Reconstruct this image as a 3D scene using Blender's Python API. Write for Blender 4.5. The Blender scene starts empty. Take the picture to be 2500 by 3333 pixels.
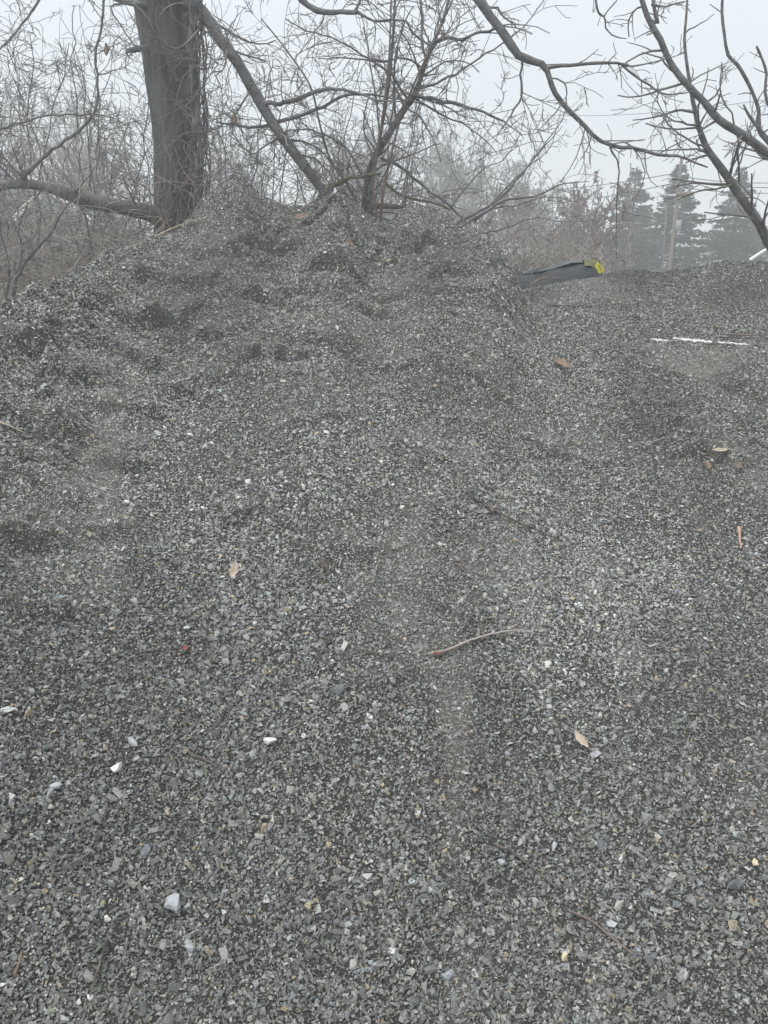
import bpy, math, random
import numpy as np
from mathutils import Vector

# ------------------------------------------------------------------ camera, sky, light
S = bpy.context.scene
COL = S.collection
PITCH = math.radians(16.3)
FPX = 2616.0                       # focal length in photograph pixels
EYE = np.array([0.0, 0.0, 1.6])
cam_d = bpy.data.cameras.new('camera')
cam_d.sensor_fit = 'VERTICAL'
cam_d.angle = 2 * math.atan(1666.5 / FPX)
cam_d.clip_start = 0.05
cam_d.clip_end = 900
cam = bpy.data.objects.new('camera', cam_d)
COL.objects.link(cam)
cam.location = EYE
cam.rotation_euler = (math.radians(90) - PITCH, 0, 0)
S.camera = cam

SUN_EL, SUN_AZ = math.radians(68), math.radians(250)
W = bpy.data.worlds.new('World')
S.world = W
W.use_nodes = True
nt = W.node_tree
nt.nodes.clear()
wo = nt.nodes.new('ShaderNodeOutputWorld')
bg = nt.nodes.new('ShaderNodeBackground')
sky = nt.nodes.new('ShaderNodeTexSky')
sky.sky_type = 'NISHITA'
sky.sun_disc = False
sky.sun_elevation = SUN_EL
sky.sun_rotation = SUN_AZ
sky.dust_density = 6
hs = nt.nodes.new('ShaderNodeHueSaturation')
hs.inputs['Saturation'].default_value = 0.45
tc = nt.nodes.new('ShaderNodeTexCoord')
sx = nt.nodes.new('ShaderNodeSeparateXYZ')
rp = nt.nodes.new('ShaderNodeValToRGB')           # overcast: brighter towards the zenith
rp.color_ramp.elements[0].position = 0.0
rp.color_ramp.elements[0].color = (0.545, 0.61, 0.665, 1)
rp.color_ramp.elements[1].position = 0.75
rp.color_ramp.elements[1].color = (0.90, 0.95, 1.0, 1)
mul = nt.nodes.new('ShaderNodeVectorMath')
mul.operation = 'SCALE'
mul.inputs['Scale'].default_value = 9.0
mx = nt.nodes.new('ShaderNodeMix')
mx.data_type = 'RGBA'
mx.inputs[0].default_value = 0.82
nt.links.new(tc.outputs['Generated'], sx.inputs[0])
nt.links.new(sx.outputs['Z'], rp.inputs[0])
nt.links.new(rp.outputs[0], mul.inputs[0])
nt.links.new(sky.outputs[0], hs.inputs['Color'])
nt.links.new(hs.outputs[0], mx.inputs[6])
nt.links.new(mul.outputs[0], mx.inputs[7])
nt.links.new(mx.outputs[2], bg.inputs[0])
bg.inputs[1].default_value = 0.090
nt.links.new(bg.outputs[0], wo.inputs[0])

sun_d = bpy.data.lights.new('sun', 'SUN')
sun_d.energy = 1.5
sun_d.angle = math.radians(14)
sun_d.color = (1.0, 0.97, 0.93)
sun = bpy.data.objects.new('sun', sun_d)
COL.objects.link(sun)
sd = Vector((math.sin(SUN_AZ) * math.cos(SUN_EL), math.cos(SUN_AZ) * math.cos(SUN_EL), math.sin(SUN_EL)))
sun.rotation_euler = sd.to_track_quat('Z', 'Y').to_euler()

S.view_settings.view_transform = 'Standard'
S.view_settings.look = 'None'
S.view_settings.gamma = 1
S.view_settings.exposure = 0.82
S.cycles.use_denoising = True
S.cycles.denoiser = 'OPENIMAGEDENOISE'
S.cycles.denoising_input_passes = 'RGB_ALBEDO_NORMAL'
S.cycles.denoising_prefilter = 'ACCURATE'
S.cycles.adaptive_threshold = 0.004
S.cycles.volume_bounces = 1
S.cycles.max_bounces = 5
S.cycles.diffuse_bounces = 3
S.cycles.transparent_max_bounces = 8

# ------------------------------------------------------------------ helpers
CP, SP = math.cos(PITCH), math.sin(PITCH)


def at(px, py, Y):
    """point of the place seen at a photograph pixel, Y metres ahead"""
    u, v = px - 1250.0, py - 1666.5
    y = FPX * CP - v * SP
    z = -FPX * SP - v * CP
    return EYE + np.array([u, y, z]) * (Y / y)


def tag(o, label=None, cat=None, group=None, kind=None):
    if label: o['label'] = label
    if cat: o['category'] = cat
    if group: o['group'] = group
    if kind: o['kind'] = kind
    return o


def empty(name, loc=(0, 0, 0)):
    o = bpy.data.objects.new(name, None)
    COL.objects.link(o)
    o.location = Vector(loc)
    o.empty_display_size = 0.2
    return o


def link(name, me, mat, parent=None):
    o = bpy.data.objects.new(name, me)
    COL.objects.link(o)
    if mat: me.materials.append(mat)
    if parent is not None:
        o.parent = parent
        o.location = -parent.location      # meshes are written in world coordinates
    return o


def np_mesh(name, V, F, mat=None, parent=None, smooth=False, cols=None, attr=None):
    V = np.asarray(V, dtype=np.float32)
    F = np.asarray(F, dtype=np.int32)
    me = bpy.data.meshes.new(name)
    k = F.shape[1]
    me.vertices.add(len(V)); me.vertices.foreach_set('co', V.ravel())
    me.loops.add(F.size); me.loops.foreach_set('vertex_index', F.ravel())
    me.polygons.add(len(F))
    me.polygons.foreach_set('loop_start', np.arange(0, F.size, k, dtype=np.int32))
    me.polygons.foreach_set('use_smooth', np.full(len(F), smooth))
    if cols is not None:
        a = me.color_attributes.new('Col', 'FLOAT_COLOR', 'POINT')
        c = np.ones((len(V), 4), dtype=np.float32); c[:, :3] = cols
        a.data.foreach_set('color', c.ravel())
    if attr is not None:
        for nm, val in attr.items():
            a = me.attributes.new(nm, 'FLOAT', 'POINT')
            a.data.foreach_set('value', np.asarray(val, dtype=np.float32).ravel())
    me.update(calc_edges=True)
    return link(name, me, mat, parent)


class Tubes:
    """collects tapering tubes; build() makes ONE mesh"""
    def __init__(self): self.p = []; self.r = []; self.n = []
    def add(self, pts, rad):
        self.p.append(pts); self.r.append(rad); self.n.append(len(pts))
    def build(self, name, mat, parent=None, sides=5, rough=0.0, seed=1):
        P = np.concatenate(self.p); R = np.concatenate(self.r); n = np.array(self.n)
        first = np.concatenate([[0], np.cumsum(n)[:-1]])
        isl = np.zeros(len(P), bool); isl[first + n - 1] = True
        isf = np.zeros(len(P), bool); isf[first] = True
        nx = np.roll(P, -1, 0); pv = np.roll(P, 1, 0)
        nx[isl] = P[isl]; pv[isf] = P[isf]
        t = nx - pv; t /= np.maximum(np.linalg.norm(t, axis=1, keepdims=True), 1e-9)
        ref = np.where(np.abs(t[:, 2:3]) > 0.8, np.array([[1., 0.15, 0]]), np.array([[0.1, 0.2, 1.]]))
        # one reference per tube, to keep it from twisting
        tid = np.repeat(np.arange(len(n)), n)
        mean = np.add.reduceat(t, first, axis=0)
        mean /= np.maximum(np.linalg.norm(mean, axis=1, keepdims=True), 1e-9)
        refm = np.where(np.abs(mean[:, 2:3]) > 0.6, np.array([[1., 0.15, 0]]), np.array([[0.1, 0.2, 1.]]))
        ref = refm[tid]
        a = np.cross(t, ref); a /= np.maximum(np.linalg.norm(a, axis=1, keepdims=True), 1e-9)
        b = np.cross(t, a)
        rr = np.random.default_rng(seed)
        ang = np.arange(sides) * 2 * np.pi / sides
        Rr = R[:, None] * (1 + rough * rr.standard_normal((len(P), sides)))
        V = (P[:, None, :] + Rr[..., None] * (np.cos(ang)[None, :, None] * a[:, None, :] + np.sin(ang)[None, :, None] * b[:, None, :]))
        idx = np.nonzero(~isl)[0]
        i0 = idx[:, None] * sides + np.arange(sides)[None]
        i1 = idx[:, None] * sides + (np.arange(sides)[None] + 1) % sides
        F = np.stack([i0, i1, i1 + sides, i0 + sides], -1).reshape(-1, 4)
        return np_mesh(name, V.reshape(-1, 3), F, mat, parent, smooth=True)


def spline(pts, seg=0.08):
    """Catmull-Rom through points (with radius as a 4th column)"""
    P = np.asarray(pts, float)
    Q = np.vstack([2 * P[0] - P[1], P, 2 * P[-1] - P[-2]])
    out = []
    for i in range(1, len(Q) - 2):
        L = np.linalg.norm(Q[i + 1][:3] - Q[i][:3])
        m = max(2, int(L / seg))
        for k in range(m):
            t = k / m
            out.append(0.5 * ((2 * Q[i]) + (Q[i + 1] - Q[i - 1]) * t + (2 * Q[i - 1] - 5 * Q[i] + 4 * Q[i + 1] - Q[i + 2]) * t * t
                              + (3 * Q[i] - Q[i - 1] - 3 * Q[i + 1] + Q[i + 2]) * t ** 3))
    out.append(P[-1])
    return np.array(out)


def unit(v):
    return v / max(np.linalg.norm(v), 1e-9)


def grow(T, rng, p, d, L, r, lev, wig=0.25, bend=(0, 0, 0), ratio=0.6, kids=(3, 5), ang=(0.5, 1.1), seg=0.06, tip=0.5, rmin=0.0012, aim=None):
    n = int(min(16, max(5, L / seg)))
    P = np.empty((n, 3)); P[0] = p
    D = np.empty((n, 3)); d = unit(np.array(d, float)); D[0] = d
    st = L / (n - 1)
    bend = np.array(bend, float)
    W_ = rng.standard_normal((n, 3)) * wig
    cv = rng.standard_normal(3) * wig * 0.75          # slowly changing curvature: arcs, not zigzags
    for i in range(1, n):
        cv = 0.80 * cv + 0.42 * W_[i]
        d = unit(d + cv + 0.18 * W_[i] + bend * st * 2)
        D[i] = d; P[i] = P[i - 1] + d * st
    R = np.maximum(r * np.linspace(1, tip, n), rmin)
    T.add(P, R)
    if lev <= 0: return
    for _ in range(int(rng.integers(kids[0], kids[1] + 1))):
        f = rng.uniform(0.2, 1.0); i = min(n - 1, max(1, int(f * (n - 1))))
        a = rng.uniform(*ang); ax = unit(np.cross(D[i], rng.standard_normal(3)))
        nd = D[i] * math.cos(a) + ax * math.sin(a)
        grow(T, rng, P[i], nd, L * ratio * rng.uniform(0.6, 1.25) * (1.15 - 0.5 * f), R[i] * 0.62, lev - 1, wig, bend, ratio, kids, ang, seg, tip, rmin)


def limb(T, px_pts, rng=None, wob=0.0, seg=0.07):
    """px_pts: (px, py, Y, radius) -> smooth limb; returns its points"""
    c = np.array([list(at(a, b, Y)) + [r] for a, b, Y, r in px_pts])
    s = spline(c, seg)
    if wob and rng is not None:
        w = np.cumsum(rng.standard_normal((len(s), 3)), axis=0) * 0.0
        w = rng.standard_normal((len(s), 3)) * wob
        s[1:, :3] += w[1:]
    T.add(s[:, :3], s[:, 3])
    return s


def side_twigs(T, rng, s, n, L, lev, rr=0.45, bend=(0, 0, 0), lo=0.1, hi=1.0, ang=(0.6, 1.3), wig=0.2, kids=(2, 4), ratio=0.55, flat=0.0, rmax=0.009, rmin=0.002):
    for _ in range(n):
        i = int(rng.uniform(lo, hi) * (len(s) - 2)) + 1
        t = unit(s[i, :3] - s[i - 1, :3])
        q = rng.standard_normal(3); q[1] *= (1 - flat)
        ax = unit(np.cross(t, q)) if flat == 0 else unit(q - t * np.dot(q, t))
        a = rng.uniform(*ang)
        nd = t * math.cos(a) + ax * math.sin(a)
        grow(T, rng, s[i, :3], nd, L * rng.uniform(0.4, 1.3), min(rmax, s[i, 3] * rr), lev, wig=wig, bend=bend, kids=kids, ratio=ratio, rmin=rmin)


# gradient-free lattice noise, periodic 256
_rt = np.random.default_rng(77).uniform(-1, 1, (256, 256))


def vnoise(x, y):
    xi = np.floor(x).astype(int); yi = np.floor(y).astype(int)
    fx = x - xi; fy = y - yi
    fx = fx * fx * fx * (fx * (fx * 6 - 15) + 10); fy = fy * fy * fy * (fy * (fy * 6 - 15) + 10)
    a = _rt[xi & 255, yi & 255]; b = _rt[(xi + 1) & 255, yi & 255]
    c = _rt[xi & 255, (yi + 1) & 255]; d = _rt[(xi + 1) & 255, (yi + 1) & 255]
    return (a * (1 - fx) + b * fx) * (1 - fy) + (c * (1 - fx) + d * fx) * fy


def fbm(x, y, o=4, g=0.5):
    s = 0; a = 1; t = 0
    for k in range(o):
        s = s + a * vnoise(x * 2 ** k + 17.3 * k, y * 2 ** k - 9.1 * k); t += a; a *= g
    return s / t


def ridged(x, y, o=3):
    s = 0; a = 1; t = 0
    for k in range(o):
        s = s + a * (1 - 2 * np.abs(vnoise(x * 2 ** k + 31.7 * k, y * 2 ** k + 5.3 * k))); t += a; a *= 0.5
    return s / t


def smooth(a, b, x):
    t = np.clip((x - a) / (b - a), 0, 1)
    return t * t * (3 - 2 * t)


# ------------------------------------------------------------------ materials
def mat(name, col, rough=0.85, col2=None, nscale=8.0, bump=0.0, bscale=40.0, spec=0.3, metal=0.0, stretch=None, detail=6, lo=0.35, hi=0.65):
    m = bpy.data.materials.new(name)
    m.use_nodes = True
    t = m.node_tree; b = t.nodes['Principled BSDF']
    b.inputs['Roughness'].default_value = rough
    b.inputs['Specular IOR Level'].default_value = spec
    b.inputs['Metallic'].default_value = metal
    b.inputs['Base Color'].default_value = (*col, 1)
    geo = t.nodes.new('ShaderNodeTexCoord')
    mp = t.nodes.new('ShaderNodeMapping')
    if stretch: mp.inputs['Scale'].default_value = stretch
    t.links.new(geo.outputs['Object'], mp.inputs[0])
    if col2 is not None:
        n = t.nodes.new('ShaderNodeTexNoise'); n.inputs['Scale'].default_value = nscale; n.inputs['Detail'].default_value = detail
        t.links.new(mp.outputs[0], n.inputs['Vector'])
        r = t.nodes.new('ShaderNodeValToRGB')
        r.color_ramp.elements[0].position = lo; r.color_ramp.elements[1].position = hi
        r.color_ramp.elements[0].color = (*col, 1); r.color_ramp.elements[1].color = (*col2, 1)
        t.links.new(n.outputs['Fac'], r.inputs[0]); t.links.new(r.outputs[0], b.inputs['Base Color'])
    if bump:
        n2 = t.nodes.new('ShaderNodeTexNoise'); n2.inputs['Scale'].default_value = bscale; n2.inputs['Detail'].default_value = 8
        t.links.new(mp.outputs[0], n2.inputs['Vector'])
        bp = t.nodes.new('ShaderNodeBump'); bp.inputs['Strength'].default_value = 1.0; bp.inputs['Distance'].default_value = bump
        t.links.new(n2.outputs['Fac'], bp.inputs['Height']); t.links.new(bp.outputs[0], b.inputs['Normal'])
    return m


M = {}
M['bark'] = mat('bark', (0.055, 0.055, 0.054), 0.95, (0.13, 0.13, 0.128), 14, 0.02, 26, stretch=(1, 1, 0.22))
M['branch'] = mat('branch_bark', (0.095, 0.096, 0.098), 0.9, (0.19, 0.19, 0.19), 20, 0.004, 80)
M['moss'] = mat('mossy_bark', (0.10, 0.10, 0.06), 0.95, (0.17, 0.165, 0.11), 20, 0.004, 80)
M['twig'] = mat('twig_bark', (0.14, 0.132, 0.126), 0.9, (0.23, 0.22, 0.21), 6)
M['cane'] = mat('red_cane', (0.15, 0.115, 0.10), 0.8, (0.24, 0.18, 0.16), 9)
M['brush'] = mat('dry_brush', (0.20, 0.18, 0.162), 0.9, (0.42, 0.38, 0.34), 4)
M['far'] = mat('far_twig', (0.085, 0.08, 0.08), 0.9, (0.12, 0.115, 0.11), 3)
M['farred'] = mat('far_red_twig', (0.15, 0.10, 0.095), 0.9, (0.20, 0.14, 0.13), 3)
M['needle'] = mat('spruce_needles', (0.022, 0.040, 0.032), 0.85, (0.065, 0.092, 0.07), 3)
M['straw'] = mat('dry_straw', (0.32, 0.28, 0.21), 0.8, (0.44, 0.39, 0.31), 30)
M['leaf'] = mat('dead_leaf', (0.13, 0.10, 0.075), 0.7, (0.26, 0.19, 0.145), 40, 0.001, 200)
M['leafpale'] = mat('pale_dead_leaf', (0.34, 0.27, 0.21), 0.7, (0.50, 0.43, 0.35), 50, 0.001, 200)
M['orange'] = mat('peeled_orange_wood', (0.36, 0.23, 0.16), 0.7, (0.48, 0.35, 0.27), 60)
M['stick'] = mat('grey_stick', (0.05, 0.045, 0.04), 0.9, (0.17, 0.15, 0.13), 40, 0.001, 200)
M['redbit'] = mat('red_fragment', (0.18, 0.07, 0.055), 0.8, (0.26, 0.12, 0.09), 80)
M['white'] = mat('white_quartz', (0.46, 0.455, 0.43), 0.7, (0.72, 0.72, 0.70), 60, 0.001, 200)
M['paleblue'] = mat('blue_grey_stone', (0.30, 0.32, 0.34), 0.6, (0.42, 0.44, 0.46), 60, 0.001, 200)
M['slate'] = mat('dark_slate', (0.09, 0.095, 0.10), 0.6, (0.15, 0.155, 0.16), 60, 0.001, 200)
M['tan'] = mat('tan_stone', (0.50, 0.42, 0.28), 0.7, (0.62, 0.54, 0.40), 60, 0.001, 200)
M['snow'] = mat('old_snow', (0.40, 0.41, 0.42), 0.7, (0.80, 0.81, 0.82), 40, 0.004, 90)
M['ground'] = mat('yard_ground', (0.20, 0.17, 0.13), 0.95, (0.52, 0.49, 0.43), 0.35, 0.03, 6, lo=0.38, hi=0.6)
M['pole'] = mat('weathered_pole', (0.20, 0.165, 0.14), 0.9, (0.30, 0.25, 0.215), 3, stretch=(1, 1, 0.1))
M['steel'] = mat('painted_steel', (0.30, 0.34, 0.36), 0.5)
M['wire'] = mat('cable', (0.05, 0.05, 0.05), 0.7)
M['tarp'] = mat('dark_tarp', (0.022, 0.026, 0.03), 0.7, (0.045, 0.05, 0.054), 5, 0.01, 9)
M['tarplit'] = mat('lit_tarp_top', (0.065, 0.072, 0.076), 0.75, (0.12, 0.128, 0.132), 5, 0.01, 9)  # tarp copy with the pale top highlight put into its colour
M['olive'] = mat('olive_cloth', (0.11, 0.11, 0.05), 0.8, (0.15, 0.15, 0.07), 20)
M['yellow'] = mat('yellow_plastic', (0.78, 0.66, 0.02), 0.5, (0.85, 0.74, 0.05), 20)
M['ink'] = mat('dark_print', (0.10, 0.09, 0.02), 0.6)
M['greywall'] = mat('grey_siding', (0.24, 0.25, 0.25), 0.8, (0.28, 0.29, 0.29), 1)
M['green'] = mat('green_siding', (0.13, 0.19, 0.17), 0.7, (0.16, 0.22, 0.20), 1)
M['trim'] = mat('white_trim', (0.78, 0.78, 0.78), 0.6)
M['glass'] = mat('dark_glass', (0.04, 0.05, 0.055), 0.15, spec=0.6)
M['brick'] = mat('red_siding', (0.34, 0.16, 0.13), 0.85, (0.40, 0.22, 0.18), 2)
M['roof'] = mat('grey_roof', (0.20, 0.20, 0.21), 0.9, (0.26, 0.26, 0.27), 2)


def attr_mat(name, rough, kind):
    m = bpy.data.materials.new(name); m.use_nodes = True
    t = m.node_tree; b = t.nodes['Principled BSDF']
    b.inputs['Roughness'].default_value = rough
    b.inputs['Specular IOR Level'].default_value = 0.35
    tcn = t.nodes.new('ShaderNodeTexCoord')
    if kind == 'stone':
        a = t.nodes.new('ShaderNodeAttribute'); a.attribute_name = 'Col'
        n = t.nodes.new('ShaderNodeTexNoise'); n.inputs['Scale'].default_value = 260; n.inputs['Detail'].default_value = 3
        t.links.new(tcn.outputs['Object'], n.inputs['Vector'])
        r = t.nodes.new('ShaderNodeMapRange'); r.inputs[1].default_value = 0.3; r.inputs[2].default_value = 0.7
        r.inputs[3].default_value = 0.75; r.inputs[4].default_value = 1.25
        t.links.new(n.outputs['Fac'], r.inputs[0])
        v = t.nodes.new('ShaderNodeVectorMath'); v.operation = 'SCALE'
        t.links.new(a.outputs['Color'], v.inputs[0]); t.links.new(r.outputs[0], v.inputs['Scale'])
        t.links.new(v.outputs[0], b.inputs['Base Color'])
    else:
        a = t.nodes.new('ShaderNodeAttribute'); a.attribute_name = 'fines'
        r1 = t.nodes.new('ShaderNodeValToRGB')      # stony bed
        r2 = t.nodes.new('ShaderNodeValToRGB')      # sandy fines
        n = t.nodes.new('ShaderNodeTexNoise'); n.inputs['Scale'].default_value = 330; n.inputs['Detail'].default_value = 5
        n.inputs['Roughness'].default_value = 0.75
        t.links.new(tcn.outputs['Object'], n.inputs['Vector'])
        for r, c0, c1 in ((r1, (0.032, 0.031, 0.029), (0.12, 0.117, 0.11)), (r2, (0.11, 0.105, 0.095), (0.46, 0.435, 0.39))):
            r.color_ramp.elements[0].position = 0.36; r.color_ramp.elements[1].position = 0.66
            r.color_ramp.elements[0].color = (*c0, 1); r.color_ramp.elements[1].color = (*c1, 1)
            t.links.new(n.outputs['Fac'], r.inputs[0])
        mxx = t.nodes.new('ShaderNodeMix'); mxx.data_type = 'RGBA'
        t.links.new(a.outputs['Fac'], mxx.inputs[0]); t.links.new(r1.outputs[0], mxx.inputs[6]); t.links.new(r2.outputs[0], mxx.inputs[7])
        t.links.new(mxx.outputs[2], b.inputs['Base Color'])
        n2 = t.nodes.new('ShaderNodeTexNoise'); n2.inputs['Scale'].default_value = 210; n2.inputs['Detail'].default_value = 6
        n2.inputs['Roughness'].default_value = 0.7
        t.links.new(tcn.outputs['Object'], n2.inputs['Vector'])
        bp = t.nodes.new('ShaderNodeBump'); bp.inputs['Strength'].default_value = 1.0; bp.inputs['Distance'].default_value = 0.012
        t.links.new(n2.outputs['Fac'], bp.inputs['Height']); t.links.new(bp.outputs[0], b.inputs['Normal'])
    return m


M['bed'] = attr_mat('gravel_fines', 0.95, 'bed')
M['stone'] = attr_mat('crushed_stone', 0.72, 'stone')

# ------------------------------------------------------------------ the gravel piles
SIL = [(-900, 1330), (-500, 1190), (-200, 1080), (0, 993), (136, 922), (233, 879), (304, 835), (336, 803), (380, 799), (434, 803), (499, 776), (570, 743),
       (645, 667), (700, 613), (735, 570), (758, 548), (788, 550), (814, 592), (868, 635), (925, 658), (963, 662), (1000, 655), (1028, 645), (1071, 612), (1112, 598), (1158, 637),
       (1190, 678), (1228, 705), (1262, 719), (1288, 690), (1342, 638), (1386, 652), (1467, 683), (1505, 732), (1559, 759), (1614, 792),
       (1645, 835), (1668, 862), (1690, 925), (1710, 955), (1740, 1000), (1800, 1060), (1900, 1100), (2160, 1190), (2350, 1262), (2500, 1318), (2800, 1400), (3400, 1500)]
CREST = [(-900, 2.2), (-500, 2.5), (0, 3.1), (336, 3.6), (787, 4.25), (960, 4.0), (1112, 4.1), (1262, 4.25), (1342, 4.1), (1600, 4.0), (1703, 3.9), (2000, 3.75), (2500, 3.6), (3400, 3.3)]
SIL2 = [(900, 1300), (1500, 1020), (1660, 950), (1730, 921), (1817, 911), (1882, 899), (1952, 886), (1990, 874), (2077, 863), (2142, 870), (2213, 862), (2300, 838),
        (2370, 837), (2495, 831), (2700, 815), (3000, 830), (3600, 900)]


def th_te(px, py):
    d = at(px, py, 1.0) - EYE
    return math.atan2(d[0], d[1]), d[2] / math.hypot(d[0], d[1])


def te_of(theta, py):
    v = py - 1666.5
    y = FPX * CP - v * SP
    z = -FPX * SP - v * CP
    return z * np.cos(theta) / y


def curve(tab, conv):
    a = np.array([conv(*t) for t in tab]); return a[:, 0], a[:, 1]


s_th, s_te = curve(SIL, th_te)
c_th = np.array([th_te(p, np.interp(p, [q[0] for q in SIL], [q[1] for q in SIL]))[0] for p, _ in CREST]); c_r = np.array([q[1] for q in CREST])
s2_th, s2_te = curve(SIL2, th_te)

fine_th = np.linspace(-1.1, 1.1, 4401)


def gsm(y, sig):
    k = int(sig / 0.0005 * 3); g = np.exp(-0.5 * (np.arange(-k, k + 1) * 0.0005 / sig) ** 2); g /= g.sum()
    return np.convolve(np.pad(y, k, mode='edge'), g, 'valid')


TE_D = gsm(np.interp(fine_th, s_th, s_te), 0.0025)
TE_S = gsm(np.interp(fine_th, s_th, s_te), 0.05)
TE_M = gsm(np.interp(fine_th, s_th, s_te), 0.013)
TE2 = gsm(np.interp(fine_th, s2_th, s2_te), 0.003)
TE2S = gsm(np.interp(fine_th, s2_th, s2_te), 0.04)
RC = gsm(np.interp(fine_th, c_th, c_r), 0.03)


def base_main(th, r):
    rc = np.interp(th, fine_th, RC)
    t = (r - 1.3) / (rc - 1.3)
    w = smooth(0.84, 0.97, t); w2 = smooth(0.5, 0.85, t)
    te = (np.interp(th, fine_th, TE_S) * (1 - w2) + np.interp(th, fine_th, TE_M) * w2) * (1 - w) + np.interp(th, fine_th, TE_D) * w
    zc = 1.6 + rc * te
    z0 = 0.05 + 0.03 * np.sin(th * 5)
    tt = np.clip(t, 0, 1)
    # straight slope with a gentle belly, rounding over at the crest
    z = z0 + (zc - z0) * (tt + 0.035 * np.sin(tt * math.pi * 2) + 0.02 * np.sin(tt * math.pi))
    z = np.where(t < 0, z0 + (r - 1.3) * 0.55 * np.exp(-(1.3 - r) * 1.2), z)
    back = zc - np.maximum(r - rc, 0) * 0.72 - 0.25 * np.minimum(1, np.maximum(r - rc, 0) / 0.08) * 0.02
    z = np.where(t > 1, back, z)
    return np.maximum(z, -0.12)


def rough_field(x, y, th, r):
    u = 0.85 * r; a = th * 3.0
    up = smooth(2.3, 3.6, r)
    h = 0.034 * fbm(x * 1.8 + 3, y * 1.8, 3) + 0.024 * fbm(x * 6 + 9, y * 6, 3) * (0.45 + 0.9 * up)
    m = smooth(-0.1, 0.5, fbm(x * 1.5 + 40, y * 1.5 + 7, 2))
    h = h + 0.022 * ridged(x * 13 + 2, y * 10 + 4, 3) * (0.25 + 0.75 * m) * (0.45 + 0.9 * up)
    h = h + 0.011 * fbm(x * 38, y * 38, 3) * (0.4 + m)
    # crumbling steps: terraces that follow a warped height
    q = r * 5.2 + 1.6 * fbm(x * 2.6 + 60, y * 2.6, 3) + 0.7 * fbm(x * 9, y * 9 + 21, 2)
    st = q - np.floor(q)
    mk = smooth(0.0, 0.45, fbm(x * 2.3 + 80, y * 2.0 + 15, 3)) * (1 - 0.8 * smooth(0.02, 0.11, th)) * (0.05 + 0.95 * up)
    h = h + 0.065 * mk * (smooth(0.0, 0.14, st) * (1 - smooth(0.35, 1.0, st)) - 0.3)
    # channels where the stone slid down
    h = h + 0.014 * fbm(a * 3.2 + 20, u * 0.8 + 5, 2) * smooth(3.9, 2.8, r)
    return h


TH = np.linspace(-1.30, 1.30, 1700)
RR = np.concatenate([np.linspace(0.55, 1.1, 40)[:-1], np.linspace(1.1, 4.5, 560)[:-1], np.linspace(4.5, 7.2, 60)])
GT, GR = np.meshgrid(TH, RR, indexing='ij')
GX, GY = GR * np.sin(GT), GR * np.cos(GT)
GZ0 = base_main(GT, GR)


def lookup(TH_, RR_, Z, th, r):
    i = np.clip(np.interp(th, TH_, np.arange(len(TH_))), 0, len(TH_) - 1.001)
    j = np.clip(np.interp(r, RR_, np.arange(len(RR_))), 0, len(RR_) - 1.001)
    i0 = np.floor(i).astype(int); j0 = np.floor(j).astype(int); fi = i - i0; fj = j - j0
    return (Z[i0, j0] * (1 - fi) + Z[i0 + 1, j0] * fi) * (1 - fj) + (Z[i0, j0 + 1] * (1 - fi) + Z[i0 + 1, j0 + 1] * fi) * fj


def hit(px, py, TH_, RR_, Z, r0=0.9):
    d = at(px, py, 1.0) - EYE
    hl = math.hypot(d[0], d[1]); th = math.atan2(d[0], d[1]); te = d[2] / hl
    rs = np.linspace(r0, RR_[-1], 3000)
    zz = lookup(TH_, RR_, Z, np.full_like(rs, th), rs)
    k = np.nonzero(zz >= EYE[2] + rs * te)[0]
    r = rs[k[0]] if len(k) else rs[-1]
    return np.array([r * math.sin(th), r * math.cos(th), EYE[2] + r * te])


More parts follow.
